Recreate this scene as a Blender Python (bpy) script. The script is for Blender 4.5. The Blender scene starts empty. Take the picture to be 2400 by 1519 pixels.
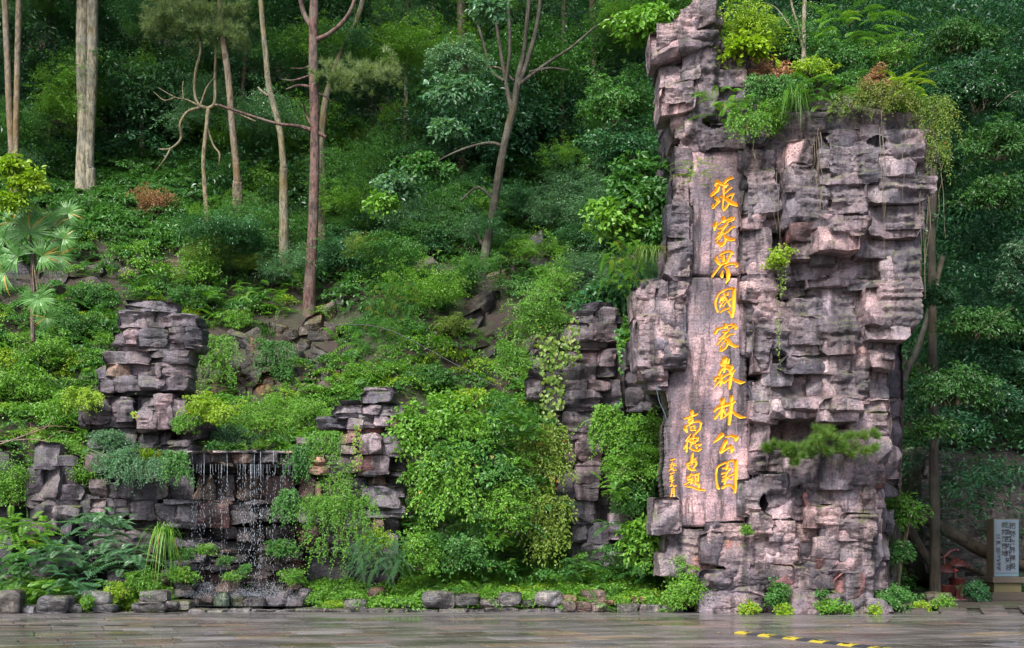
import bpy, math, random
import numpy as np
from mathutils import Vector

# ------------------------------------------------------------------ camera, world, sun, exposure
S = bpy.context.scene
COL = S.collection
FPX, HOR, EYE = 2600.0, 1280.0, 1.6          # focal length in photo pixels, horizon row, eye height
cam_d = bpy.data.cameras.new('camera')
cam = bpy.data.objects.new('camera', cam_d)
COL.objects.link(cam)
cam.location = (0, 0, EYE)
cam.rotation_euler = (math.radians(90), 0, 0)
cam_d.sensor_width = 36
cam_d.lens = 36 * FPX / 2400
cam_d.shift_y = (HOR - 759.5) / 2400
cam_d.clip_end = 2000
S.camera = cam

SUN_EL, SUN_AZ = math.radians(50), math.radians(205)   # azimuth clockwise from +Y: behind the camera, to its left
w = bpy.data.worlds.new('World'); S.world = w; w.use_nodes = True
nt = w.node_tree; nt.nodes.clear()
wo = nt.nodes.new('ShaderNodeOutputWorld'); bg = nt.nodes.new('ShaderNodeBackground')
sky = nt.nodes.new('ShaderNodeTexSky'); sky.sky_type = 'NISHITA'; sky.sun_disc = False
sky.sun_elevation = SUN_EL; sky.sun_rotation = SUN_AZ
sky.air_density = 1.0; sky.dust_density = 3.0; sky.ozone_density = 1.0
bg.inputs[1].default_value = 0.08
nt.links.new(sky.outputs[0], bg.inputs[0]); nt.links.new(bg.outputs[0], wo.inputs[0])
sd = bpy.data.lights.new('sun', 'SUN'); sd.energy = 1.5; sd.angle = math.radians(14); sd.color = (1, .97, .93)
sun = bpy.data.objects.new('sun', sd); COL.objects.link(sun)
sv = Vector((math.sin(SUN_AZ) * math.cos(SUN_EL), math.cos(SUN_AZ) * math.cos(SUN_EL), math.sin(SUN_EL)))
sun.rotation_euler = sv.to_track_quat('Z', 'Y').to_euler(); sun.location = sv * 60
S.view_settings.view_transform = 'Standard'; S.view_settings.look = 'None'
S.view_settings.gamma = 1; S.view_settings.use_curve_mapping = False
S.view_settings.exposure = 2.08

# ------------------------------------------------------------------ helpers
def P(px, py, Y):
    return ((px - 1200) / FPX * Y, Y, EYE + (HOR - py) / FPX * Y)

_h = lambda a: (a ^ (a >> 15)) * np.uint32(2246822519)
def vn(p, seed=0):
    """value noise, p (N,3) -> (N,) in -1..1"""
    p = np.asarray(p, float)
    i = np.floor(p); f = p - i; u = f * f * (3 - 2 * f)
    i = (i.astype(np.int64) & 0xffffffff).astype(np.uint32)
    out = np.zeros(len(p))
    with np.errstate(over='ignore'):
        for dx in (0, 1):
            for dy in (0, 1):
                for dz in (0, 1):
                    h = (i[:, 0] + np.uint32(dx)) * np.uint32(374761393) + (i[:, 1] + np.uint32(dy)) * np.uint32(668265263) \
                        + (i[:, 2] + np.uint32(dz)) * np.uint32(3266489917) + np.uint32((seed * 974711 + 77) & 0xffffffff)
                    h = _h(h); h = _h(h ^ (h >> np.uint32(13)))
                    r = (h >> np.uint32(8)).astype(float) / 8388608.0 - 1
                    wgt = (u[:, 0] if dx else 1 - u[:, 0]) * (u[:, 1] if dy else 1 - u[:, 1]) * (u[:, 2] if dz else 1 - u[:, 2])
                    out += wgt * r
    return out
def fbm(p, seed=0, octv=4, gain=.5):
    a, s, o = 1.0, 0, 0
    p = np.asarray(p, float)
    for k in range(octv):
        o = o + a * vn(p * 2 ** k + 13.7 * k, seed + k); s += a; a *= gain
    return o / s

def mesh_from(name, V, faces_list, smooth=True, sharp=None, tint=None):
    """faces_list: list of int arrays (M,k)"""
    me = bpy.data.meshes.new(name)
    V = np.asarray(V, np.float32)
    me.vertices.add(len(V)); me.vertices.foreach_set('co', V.ravel())
    faces_list = [f for f in faces_list if len(f)]
    loops = np.concatenate([np.asarray(f).ravel() for f in faces_list]).astype(np.int32)
    tot = np.concatenate([np.full(len(f), np.asarray(f).shape[1]) for f in faces_list]).astype(np.int32)
    st = np.concatenate([[0], np.cumsum(tot)[:-1]]).astype(np.int32)
    me.loops.add(len(loops)); me.loops.foreach_set('vertex_index', loops)
    me.polygons.add(len(tot)); me.polygons.foreach_set('loop_start', st)
    try: me.polygons.foreach_set('loop_total', tot)
    except Exception: pass
    me.polygons.foreach_set('use_smooth', np.full(len(tot), smooth))
    me.update(calc_edges=True)
    if sharp is not None: me.set_sharp_from_angle(angle=math.radians(sharp))
    if tint is not None:
        a = me.attributes.new('tint', 'FLOAT', 'POINT'); a.data.foreach_set('value', np.asarray(tint, np.float32))
    me.validate()
    return me

def tag(o, label=None, cat=None, group=None, kind=None):
    for k, v in (('label', label), ('category', cat), ('group', group), ('kind', kind)):
        if v: o[k] = v
    return o
def link(name, me, mat=None, parent=None, loc=(0, 0, 0), color=None):
    o = bpy.data.objects.new(name, me); COL.objects.link(o)
    if mat and not len(me.materials): me.materials.append(mat)
    if parent is not None:
        o.parent = parent
        g = Vector(loc)
        q = parent
        while q is not None: g = g - q.location; q = q.parent
        o.location = g
    else: o.location = loc
    if color: o.color = color
    return o
def obj(name, V, F, mat, parent=None, smooth=True, sharp=None, color=None, tint=None, origin=None):
    V = np.asarray(V, float)
    c = V.mean(0) if origin is None else np.asarray(origin, float)
    me = mesh_from(name, V - c, F, smooth, sharp, tint)
    return link(name, me, mat, parent, tuple(c), color)
def empty(name, loc, label, cat, group=None):
    o = bpy.data.objects.new(name, None); COL.objects.link(o); o.location = loc; o.empty_display_size = .2
    return tag(o, label, cat, group)

# ------------------------------------------------------------------ materials
def mat(name):
    m = bpy.data.materials.new(name); m.use_nodes = True
    t = m.node_tree; t.nodes.clear()
    return m, t
def N(t, typ, **kw):
    n = t.nodes.new(typ)
    for k, v in kw.items():
        if k in n.inputs: n.inputs[k].default_value = v
        else: setattr(n, k, v)
    return n
def lk(t, a, b): t.links.new(a, b)
def ramp(t, fac, stops):
    r = t.nodes.new('ShaderNodeValToRGB'); e = r.color_ramp.elements
    while len(e) < len(stops): e.new(.5)
    for k, (p, c) in enumerate(stops):
        e[k].position = p; e[k].color = (c if hasattr(c, '__len__') else (c, c, c)) + ((1,) if not hasattr(c, '__len__') or len(c) == 3 else ())
    lk(t, fac, r.inputs[0]); return r.outputs[0]
def mixc(t, fac, a, b, mode='MIX'):
    n = t.nodes.new('ShaderNodeMix'); n.data_type = 'RGBA'; n.blend_type = mode
    if hasattr(fac, 'links'): lk(t, fac, n.inputs[0])
    else: n.inputs[0].default_value = fac
    for s, v in ((6, a), (7, b)):
        if hasattr(v, 'links'): lk(t, v, n.inputs[s])
        else: n.inputs[s].default_value = tuple(v) + (1,)
    return n.outputs[2]
def math_(t, op, a, b=None, clamp=False):
    n = t.nodes.new('ShaderNodeMath'); n.operation = op; n.use_clamp = clamp
    for k, v in enumerate((a, b)):
        if v is None: continue
        if hasattr(v, 'links'): lk(t, v, n.inputs[k])
        else: n.inputs[k].default_value = v
    return n.outputs[0]
def noise(t, vec, scale, detail=4, rough=.55, sc=None):
    if sc is not None:
        mp = N(t, 'ShaderNodeMapping'); mp.inputs['Scale'].default_value = sc; lk(t, vec, mp.inputs[0]); vec = mp.outputs[0]
    n = N(t, 'ShaderNodeTexNoise'); n.inputs['Scale'].default_value = scale; n.inputs['Detail'].default_value = detail
    n.inputs['Roughness'].default_value = rough; lk(t, vec, n.inputs['Vector']); return n.outputs[0]
def finish(t, bsdf):
    o = t.nodes.new('ShaderNodeOutputMaterial'); lk(t, bsdf, o.inputs[0])

def rock_material(name, dark=(.038, .033, .044), mid=(.178, .138, .154), light=(.40, .285, .275), moss=.5, streak=.6, rough=.62, big=.9, bump=.9):
    m, t = mat(name)
    g = N(t, 'ShaderNodeNewGeometry'); pos = g.outputs['Position']; oi = N(t, 'ShaderNodeObjectInfo')
    off = N(t, 'ShaderNodeVectorMath', operation='SCALE'); lk(t, oi.outputs['Location'], off.inputs[0]); off.inputs['Scale'].default_value = 3.1
    add = N(t, 'ShaderNodeVectorMath', operation='ADD'); lk(t, pos, add.inputs[0]); lk(t, off.outputs[0], add.inputs[1])
    p2 = add.outputs[0]
    n1 = noise(t, p2, big, 6, .62)
    col = ramp(t, n1, [(.34, dark), (.47, mid), (.56, tuple(.5 * a + .5 * b for a, b in zip(mid, light))), (.68, light)])
    grey = mixc(t, noise(t, pos, 2.3, 5, .6), (.19, .185, .21), (.035, .030, .042))
    col = mixc(t, ramp(t, noise(t, pos, .55, 4, .6), [(.42, 0.), (.6, .65)]), col, grey)
    st = noise(t, pos, 1.0, 5, .6, sc=(4, 4, .5))
    stv = ramp(t, st, [(.40, 1 - streak), (.49, 1.)])
    col = mixc(t, 1, col, stv, 'MULTIPLY')
    st2 = noise(t, pos, 1.0, 5, .65, sc=(5, 5, .8))
    col = mixc(t, ramp(t, st2, [(.58, 0.), (.72, .45)]), col, (.46, .36, .34))
    col = mixc(t, 1, col, ramp(t, noise(t, pos, 1.0, 4, .6, sc=(1.3, 1.3, .35)), [(.40, .52), (.50, 1.), (.64, 1.15)]), 'MULTIPLY')
    fine = noise(t, pos, 22, 6, .7)
    col = mixc(t, 1, col, ramp(t, fine, [(.30, .38), (.5, 1.), (.70, 1.5)]), 'MULTIPLY')
    col = mixc(t, 1, col, oi.outputs['Color'], 'MULTIPLY')
    # lichen spots
    li = noise(t, pos, 7, 5, .75)
    col = mixc(t, ramp(t, li, [(.665, 0.), (.70, .8)]), col, (.42, .43, .38))
    # moss on upper faces
    sx = N(t, 'ShaderNodeSeparateXYZ'); lk(t, g.outputs['Normal'], sx.inputs[0])
    up = math_(t, 'MULTIPLY', math_(t, 'SUBTRACT', sx.outputs[2], .15, True), ramp(t, noise(t, pos, 2.2, 6, .7), [(.48, 0.), (.62, 1.)]))
    up = math_(t, 'MULTIPLY', up, moss * 2.4, True)
    col = mixc(t, up, col, mixc(t, fine, (.11, .12, .015), (.05, .075, .015)))
    b = N(t, 'ShaderNodeBsdfPrincipled'); lk(t, col, b.inputs['Base Color'])
    wet = N(t, 'ShaderNodeMapRange'); lk(t, oi.outputs['Alpha'], wet.inputs[0]); wet.inputs[3].default_value = .22; wet.inputs[4].default_value = rough
    r2 = math_(t, 'MULTIPLY', wet.outputs[0], ramp(t, noise(t, pos, 3.2, 4), [(.35, .7), (.65, 1.15)]))
    lk(t, r2, b.inputs['Roughness'])
    bn = noise(t, pos, 5.5, 9, .72); bs = noise(t, pos, 2.4, 6, .7, sc=(1, 1, 4.5))
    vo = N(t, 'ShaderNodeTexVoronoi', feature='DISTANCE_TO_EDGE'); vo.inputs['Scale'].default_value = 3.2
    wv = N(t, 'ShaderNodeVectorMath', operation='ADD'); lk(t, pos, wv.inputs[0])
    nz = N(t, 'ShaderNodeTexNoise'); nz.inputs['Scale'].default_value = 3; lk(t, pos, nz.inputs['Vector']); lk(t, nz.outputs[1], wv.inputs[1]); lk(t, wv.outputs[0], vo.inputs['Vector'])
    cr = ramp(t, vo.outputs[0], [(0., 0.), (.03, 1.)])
    ck = mixc(t, math_(t, 'MULTIPLY', math_(t, 'SUBTRACT', 1., ramp(t, vo.outputs[0], [(0.004, 0.), (.022, 1.)])), ramp(t, n1, [(.42, 0.), (.52, .8)])), col, (.02, .017, .02)); lk(t, ck, b.inputs['Base Color'])  # crack lines darkened in the base colour, standing in for crevice shade
    h = math_(t, 'ADD', math_(t, 'ADD', bn, math_(t, 'MULTIPLY', bs, .7)), math_(t, 'MULTIPLY', cr, .10))
    bu = N(t, 'ShaderNodeBump'); bu.inputs['Strength'].default_value = bump; bu.inputs['Distance'].default_value = .07
    lk(t, h, bu.inputs['Height']); lk(t, bu.outputs[0], b.inputs['Normal'])
    finish(t, b.outputs[0]); return m

M = {}
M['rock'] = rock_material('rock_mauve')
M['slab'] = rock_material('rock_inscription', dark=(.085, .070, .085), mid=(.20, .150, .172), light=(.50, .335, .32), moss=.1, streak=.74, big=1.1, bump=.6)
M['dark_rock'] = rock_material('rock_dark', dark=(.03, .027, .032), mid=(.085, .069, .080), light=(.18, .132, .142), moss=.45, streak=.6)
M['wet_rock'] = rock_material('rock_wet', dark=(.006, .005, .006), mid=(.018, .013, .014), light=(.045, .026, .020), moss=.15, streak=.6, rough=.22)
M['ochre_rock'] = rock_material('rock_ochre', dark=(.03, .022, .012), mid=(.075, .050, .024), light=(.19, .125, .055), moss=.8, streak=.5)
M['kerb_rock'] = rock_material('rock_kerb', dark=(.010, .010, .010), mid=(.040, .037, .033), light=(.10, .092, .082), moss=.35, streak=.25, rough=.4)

def leaf_material(name, c1, c2, hue=(0.3, .3), rough=.42, trans=.28, old=None, spec=.38):
    m, t = mat(name)
    at = N(t, 'ShaderNodeAttribute', attribute_name='tint'); oi = N(t, 'ShaderNodeObjectInfo')
    f = math_(t, 'ADD', math_(t, 'MULTIPLY', at.outputs['Fac'], .75), math_(t, 'MULTIPLY', oi.outputs['Random'], .25))
    col = mixc(t, f, c1, c2)
    if old:
        col = mixc(t, ramp(t, at.outputs['Fac'], [(.955, 0.), (.97, 1.)]), col, old)
    col = mixc(t, 1, col, oi.outputs['Color'], 'MULTIPLY')
    b = N(t, 'ShaderNodeBsdfPrincipled'); lk(t, col, b.inputs['Base Color']); b.inputs['Roughness'].default_value = rough
    b.inputs['Specular IOR Level'].default_value = spec
    tr = N(t, 'ShaderNodeBsdfTranslucent'); lk(t, mixc(t, 1, col, (1.5, 1.6, .6), 'MULTIPLY'), tr.inputs[0])
    mx = N(t, 'ShaderNodeMixShader'); mx.inputs[0].default_value = trans
    lk(t, b.outputs[0], mx.inputs[1]); lk(t, tr.outputs[0], mx.inputs[2]); finish(t, mx.outputs[0]); return m
M['leaf_bright'] = leaf_material('leaf_bright', (.050, .17, .018), (.17, .34, .035), old=(.35, .22, .03))
M['leaf_lime'] = leaf_material('leaf_lime', (.12, .25, .012), (.32, .44, .03), old=(.4, .22, .03))
M['leaf_mid'] = leaf_material('leaf_mid', (.025, .105, .022), (.095, .24, .045), old=(.3, .2, .04))
M['leaf_dark'] = leaf_material('leaf_dark', (.014, .072, .032), (.070, .20, .062), rough=.32)
M['leaf_blue'] = leaf_material('leaf_blue', (.035, .125, .055), (.14, .27, .13), rough=.34)
M['leaf_deep'] = leaf_material('leaf_deep', (.008, .048, .028), (.050, .150, .062), rough=.42)
M['needle'] = leaf_material('pine_needle', (.05, .13, .02), (.16, .26, .05), rough=.5, old=(.38, .17, .03))
M['needle_pale'] = leaf_material('pine_needle_pale', (.07, .14, .05), (.24, .30, .12), rough=.5, old=(.35, .2, .1))
M['dry'] = leaf_material('dry_leaf', (.16, .07, .03), (.34, .19, .09), rough=.6, trans=.2)
M['vine'] = leaf_material('vine_leaf', (.06, .14, .015), (.20, .27, .04), old=(.40, .10, .02))

def bark(name, c1, c2, sc=(14, 14, 2.2), moss=.0, rough=.8):
    m, t = mat(name)
    tc = N(t, 'ShaderNodeNewGeometry'); pos = tc.outputs['Position']; oi = N(t, 'ShaderNodeObjectInfo')
    n1 = noise(t, pos, 1, 7, .7, sc=sc); n2 = noise(t, pos, 1.6, 4, .6)
    col = mixc(t, ramp(t, n1, [(.40, 0.), (.58, 1.)]), c1, c2)
    col = mixc(t, ramp(t, n2, [(.45, 0.), (.66, .6)]), col, (.20, .20, .17))
    if moss: col = mixc(t, ramp(t, noise(t, pos, .9, 4), [(.5, 0.), (.68, moss)]), col, (.16, .11, .02))
    col = mixc(t, 1, col, oi.outputs['Color'], 'MULTIPLY')
    b = N(t, 'ShaderNodeBsdfPrincipled'); lk(t, col, b.inputs['Base Color']); b.inputs['Roughness'].default_value = rough
    bu = N(t, 'ShaderNodeBump'); bu.inputs['Strength'].default_value = 1.; bu.inputs['Distance'].default_value = .09
    lk(t, n1, bu.inputs['Height']); lk(t, bu.outputs[0], b.inputs['Normal']); finish(t, b.outputs[0]); return m
M['bark'] = bark('bark_brown', (.030, .018, .016), (.20, .115, .095), sc=(10, 10, 3.5))
M['bark_pale'] = bark('bark_pale', (.075, .068, .045), (.30, .265, .18), sc=(9, 9, 3), moss=.7)
M['bark_dark'] = bark('bark_dark', (.022, .019, .015), (.085, .075, .055), moss=.3)
M['twig'] = bark('twig', (.10, .075, .04), (.24, .19, .12))

def plain(name, c, rough=.5, metal=0, spec=.5, bumps=0, scale=20, var=.25):
    m, t = mat(name)
    g = N(t, 'ShaderNodeNewGeometry'); n = noise(t, g.outputs['Position'], scale, 5, .6); oi = N(t, 'ShaderNodeObjectInfo')
    col = mixc(t, n, tuple(x * (1 - var) for x in c), tuple(min(1, x * (1 + var)) for x in c))
    col = mixc(t, 1, col, oi.outputs['Color'], 'MULTIPLY')
    b = N(t, 'ShaderNodeBsdfPrincipled'); lk(t, col, b.inputs['Base Color']); b.inputs['Metallic'].default_value = metal
    lk(t, math_(t, 'MULTIPLY', ramp(t, n, [(.3, .7), (.7, 1.2)]), rough), b.inputs['Roughness']); b.inputs['Specular IOR Level'].default_value = spec
    if bumps:
        bu = N(t, 'ShaderNodeBump'); bu.inputs['Strength'].default_value = bumps; bu.inputs['Distance'].default_value = .02
        lk(t, n, bu.inputs['Height']); lk(t, bu.outputs[0], b.inputs['Normal'])
    finish(t, b.outputs[0]); return m
M['gold'] = plain('gold_paint', (.76, .38, .028), .34, 0, .6, .2, 30, .12)
M['glaze'] = plain('brown_glaze', (.075, .018, .015), .28, 0, .6, 0, 8)
M['glaze_red'] = plain('red_sticker', (.35, .015, .012), .4)
M['marble'] = plain('white_marble_in_shade', (.12, .15, .18), .45, 0, .5, 0, 3, .12)  # white marble, with the shade it stands in put into its base colour
M['stele_frame'] = plain('stele_blue_edge', (.10, .16, .19), .5)
M['stele_stone'] = plain('stele_stone', (.16, .125, .09), .7, 0, .4, .4, 9)
M['ink'] = plain('black_ink', (.015, .015, .02), .5)
M['rubber'] = plain('black_rubber', (.022, .024, .03), .45, 0, .5, .3, 40)
M['yellow'] = plain('yellow_paint', (.34, .27, .02), .5, 0, .5, .2, 40)
M['brick'] = plain('orange_brick', (.30, .09, .03), .5, 0, .5, .3, 15)
M['fallen'] = plain('fallen_leaf', (.42, .30, .12), .6)

def water_mat():
    m, t = mat('falling_water')
    b = N(t, 'ShaderNodeBsdfPrincipled'); b.inputs['Base Color'].default_value = (.62, .68, .76, 1); b.inputs['Roughness'].default_value = .12
    b.inputs['Transmission Weight'].default_value = .55; b.inputs['IOR'].default_value = 1.33
    finish(t, b.outputs[0]); return m
M['water'] = water_mat()
def pool_mat():
    m, t = mat('pool_water')
    g = N(t, 'ShaderNodeNewGeometry')
    b = N(t, 'ShaderNodeBsdfPrincipled'); b.inputs['Base Color'].default_value = (.02, .028, .03, 1); b.inputs['Roughness'].default_value = .06
    bu = N(t, 'ShaderNodeBump'); bu.inputs['Strength'].default_value = .6; bu.inputs['Distance'].default_value = .03
    lk(t, noise(t, g.outputs['Position'], 9, 3), bu.inputs['Height']); lk(t, bu.outputs[0], b.inputs['Normal'])
    finish(t, b.outputs[0]); return m
M['pool'] = pool_mat()
def paving_mat(name, tiles=False):
    m, t = mat(name)
    g = N(t, 'ShaderNodeNewGeometry'); pos = g.outputs['Position']; oi = N(t, 'ShaderNodeObjectInfo')
    col = mixc(t, noise(t, pos, 1.3, 6, .65), (.075, .068, .064), (.19, .172, .160))
    col = mixc(t, 1, col, oi.outputs['Color'], 'MULTIPLY')
    fine = noise(t, pos, 45, 5, .7)
    col = mixc(t, 1, col, ramp(t, fine, [(.3, .55), (.55, 1.), (.75, 1.5)]), 'MULTIPLY')
    stain = ramp(t, noise(t, pos, .8, 5, .6, sc=(.5, 1.6, 1)), [(.36, .42), (.58, 1.)])
    col = mixc(t, 1, col, stain, 'MULTIPLY')
    if tiles:
        mp = N(t, 'ShaderNodeMapping'); mp.inputs['Rotation'].default_value = (0, 0, math.radians(-22)); lk(t, pos, mp.inputs[0])
        br = N(t, 'ShaderNodeTexBrick'); lk(t, mp.outputs[0], br.inputs[0]); br.inputs['Scale'].default_value = 1
        br.inputs['Brick Width'].default_value = .9; br.inputs['Row Height'].default_value = .6; br.inputs['Mortar Size'].default_value = .008
        br.inputs['Color1'].default_value = (1, 1, 1, 1); br.inputs['Color2'].default_value = (.6, .6, .6, 1); br.inputs['Mortar'].default_value = (.2, .2, .2, 1)
        col = mixc(t, 1, col, br.outputs[0], 'MULTIPLY')
    b = N(t, 'ShaderNodeBsdfPrincipled'); lk(t, col, b.inputs['Base Color'])
    pud = noise(t, pos, .55, 5, .6, sc=(.6, 1.3, 1))
    rr = ramp(t, pud, [(.38, .07), (.48, .20), (.62, .38)])
    rr = math_(t, 'ADD', rr, math_(t, 'MULTIPLY', fine, .08)); lk(t, rr, b.inputs['Roughness'])
    bu = N(t, 'ShaderNodeBump'); bu.inputs['Distance'].default_value = .006
    lk(t, ramp(t, pud, [(.42, .02), (.60, .55)]), bu.inputs['Strength'])
    lk(t, math_(t, 'ADD', fine, noise(t, pos, 9, 4)), bu.inputs['Height']); lk(t, bu.outputs[0], b.inputs['Normal'])
    finish(t, b.outputs[0]); return m
M['paving'] = paving_mat('wet_paving'); M['plaza'] = paving_mat('wet_plaza', True)
def soil_mat():
    m, t = mat('hillside_soil')
    g = N(t, 'ShaderNodeNewGeometry'); pos = g.outputs['Position']
    col = mixc(t, noise(t, pos, 6, 6, .75), (.012, .008, .006), (.052, .032, .022))
    col = mixc(t, ramp(t, noise(t, pos, .7, 5, .7), [(.45, 0.), (.6, .8)]), col, (.028, .045, .012))
    b = N(t, 'ShaderNodeBsdfPrincipled'); lk(t, col, b.inputs['Base Color']); b.inputs['Roughness'].default_value = .8
    bu = N(t, 'ShaderNodeBump'); bu.inputs['Strength'].default_value = 1; bu.inputs['Distance'].default_value = .15
    lk(t, noise(t, pos, 3.5, 8, .7), bu.inputs['Height']); lk(t, bu.outputs[0], b.inputs['Normal'])
    finish(t, b.outputs[0]); return m
M['soil'] = soil_mat()

# ------------------------------------------------------------------ terrain
PX = [0, 1.2, 2.6, 6.0, 10., 16., 30., 60., 120.]
PZ = [.25, 2.6, 4.6, 8.4, 12.2, 17.5, 30., 58., 100.]
def terr(x, y):
    x = np.asarray(x, float); y = np.asarray(y, float)
    y0 = 31.0 + 6.5 * np.clip((x - 5.5) / 3.5, 0, 1) ** 2 * (3 - 2 * np.clip((x - 5.5) / 3.5, 0, 1)) - 1.0 * np.clip((-x - 9) / 4, 0, 1)
    s = y - y0
    p = np.stack([x * .22, y * .22, x * 0], -1).reshape(-1, 3)
    nz = fbm(p, 5, 4).reshape(x.shape)
    nz2 = fbm(p * 5, 9, 3).reshape(x.shape)
    z = np.interp(s + nz * 1.3 * np.clip(s / 2, 0, 1), PX, PZ)
    z = np.where(s < 0, np.clip(.25 + s * .1, .02, .25), z)
    return z + nz2 * .35 * np.clip(s / 1.5, 0, 1)
def hit(px, py):
    """where the view ray through a photo pixel meets the hillside"""
    Y = np.arange(28, 100, .1)
    x = (px - 1200) / FPX * Y; z = EYE + (HOR - py) / FPX * Y
    d = terr(x, Y) - z
    k = np.argmax(d > 0)
    if d[k] <= 0: k = len(Y) - 1
    return float(x[k]), float(Y[k]), float(terr(x[k:k + 1], Y[k:k + 1])[0])

def grid_faces(nu, nv, base=0):
    i = np.arange(nu - 1)[:, None]; j = np.arange(nv - 1)[None]
    a = (i * nv + j).ravel() + base
    return np.stack([a, a + nv, a + nv + 1, a + 1], -1)
xs = np.linspace(-70, 80, 300); ys = np.concatenate([np.linspace(28.2, 60, 200), np.linspace(60.5, 150, 80)])
X, Yg = np.meshgrid(xs, ys, indexing='ij')
Z = terr(X.ravel(), Yg.ravel())
hill = obj('hillside', np.stack([X.ravel(), Yg.ravel(), Z], -1), [grid_faces(300, 280)], M['soil']); tag(hill, kind='structure')
g = obj('ground', [(-400, -300, -.06), (400, -300, -.06), (400, 400, -.06), (-400, 400, -.06)], [np.array([[0, 1, 2, 3]])], M['soil']); tag(g, kind='structure')

# ------------------------------------------------------------------ rock builder
_lat = {}
def lattice(nx, ny, nz):
    k = (nx, ny, nz)
    if k in _lat: return _lat[k]
    vs, fs, b = [], [], 0
    for ax, (na, nb) in enumerate(((ny, nz), (nx, nz), (nx, ny))):
        for side in (0, 1):
            A, B = np.meshgrid(np.arange(na + 1), np.arange(nb + 1), indexing='ij')
            c = np.full(A.size, (nx, ny, nz)[ax] * side)
            p = [A.ravel(), B.ravel()]; p.insert(ax, c)
            vs.append(np.stack(p, -1)); f = grid_faces(na + 1, nb + 1, b)
            flip = (side == 1) != (ax == 1)
            fs.append(f if flip else f[:, ::-1]); b += A.size
    V = np.concatenate(vs); F = np.concatenate(fs)
    key = (V[:, 0] * 1000 + V[:, 1]) * 1000 + V[:, 2]
    _, idx, inv = np.unique(key, return_index=True, return_inverse=True)
    V = V[idx] / np.array([nx, ny, nz]) * 2 - 1; F = inv.ravel()[F]
    _lat[k] = (V, F); return V, F

def rock_shape(sx, sy, sz, seed, cell=.055, rough=.030, cuts=6, strata=.016, rnd=.03, jit=.07, sh=0, facets=.22, sfreq=6):
    rg = np.random.RandomState(seed)
    n = lambda s, c: int(np.clip(round(s / c), 3, 90))
    L, F = lattice(n(sx, cell), n(sy, cell * 1.8), n(sz, cell))
    h = np.array([sx, sy, sz]) / 2
    r = min(rnd, h.min() * .7)
    v = L * h
    inner = np.clip(v, -(h - r), h - r); d = v - inner; ln = np.linalg.norm(d, axis=1, keepdims=True)
    nrm = d / np.maximum(ln, 1e-6); v = inner + nrm * r
    # corner jitter
    C = rg.uniform(-1, 1, (2, 2, 2, 3)) * np.array([jit * sx, min(.14 * sy, .12), jit * sz]) * np.array([.6, 1, .6])
    q = np.clip((L + 1) / 2, 0, 1)
    off = 0
    for a in (0, 1):
        for b in (0, 1):
            for c in (0, 1):
                wt = (q[:, 0] if a else 1 - q[:, 0]) * (q[:, 1] if b else 1 - q[:, 1]) * (q[:, 2] if c else 1 - q[:, 2])
                off = off + wt[:, None] * C[a, b, c]
    v = v + off
    front = np.clip(-nrm[:, 1], 0, 1)
    # facets on the face: the lowest of several tilted planes, like fracture surfaces
    if facets:
        f = np.full(len(v), 9.)
        m = min(sx, sz)
        for k in range(rg.randint(4, 9)):
            ax, az = rg.uniform(-.6, .6, 2); cx, cz = rg.uniform(-.5, .5) * sx, rg.uniform(-.5, .5) * sz
            f = np.minimum(f, ax * (v[:, 0] - cx) + az * (v[:, 2] - cz) + rg.uniform(.03, .16) * m)
        f = f - np.percentile(f, 92)
        v[:, 1] += np.clip(-f, 0, facets) * np.clip(front * 1.5, 0, 1)
    for k in range(cuts):
        nn = np.array([rg.uniform(-1, 1), -rg.uniform(.1, 1), rg.uniform(-1, 1)])
        if k % 2: nn[1] *= .25
        nn /= np.linalg.norm(nn)
        s = (np.abs(nn) * h).sum() * rg.uniform(.74, .95)
        e = v @ nn - s
        v = v - np.maximum(e, 0)[:, None] * nn
    if sh: v[:, 2] += sh * v[:, 0]
    wp = v + rg.uniform(-50, 50, 3)
    a = fbm(wp * 1.7, seed % 97, 3); b = fbm(wp * np.array([6, 6, 9]), seed % 89 + 3, 3)
    rid = -np.abs(fbm(wp * np.array([2.5, 2.5, 4.5]), seed % 71 + 9, 3))
    disp = a * rough * 1.3 + b * rough * .55 + rid * rough * 1.5
    if strata:
        zz = (wp[:, 2] - sh * v[:, 0] + .08 * vn(wp * 1.1, 3)) * sfreq
        l = vn(np.stack([zz, zz * 0 + .5 + .12 * wp[:, 0], zz * 0], -1), seed % 61)
        l2 = np.round(l * 2.2) / 2.2
        disp += strata * (.35 * l + .65 * l2) * (np.abs(nrm[:, 2]) < .7)
        kn = vn(np.stack([zz * .8, wp[:, 0] * .25, zz * 0], -1), seed % 51 + 5)
        disp -= strata * 1.1 * np.exp(-(kn / .05) ** 2) * (np.abs(nrm[:, 2]) < .7)
    v = v + nrm * disp[:, None]
    return v, F
_rs = [100]
def block(parent, x0, y0, x1, y1, Y, d=1.2, m='rock', name='rock_block', col=None, sh=0, grow=8, **kw):
    """a rock block whose face fills a photo rectangle at distance Y"""
    _rs[0] += 1; sd_ = kw.pop('seed', _rs[0]); rg = np.random.RandomState(sd_ + 7)
    a = P(x0 - grow, y0 - grow * .7, Y); b = P(x1 + grow, y1 + grow * .7, Y)
    sx, sz = b[0] - a[0], a[2] - b[2]
    v, F = rock_shape(sx, d, sz, sd_, sh=sh, **kw)
    c = np.array([(a[0] + b[0]) / 2, Y + d / 2, (a[2] + b[2]) / 2])
    t = 1 + rg.uniform(-.15, .18)
    if col is None: col = (t * rg.uniform(.96, 1.06), t, t * rg.uniform(.96, 1.06), 1)
    me = mesh_from(name, v, [F], True, 26)
    return link(name, me, M[m], parent, tuple(c), col)
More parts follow.
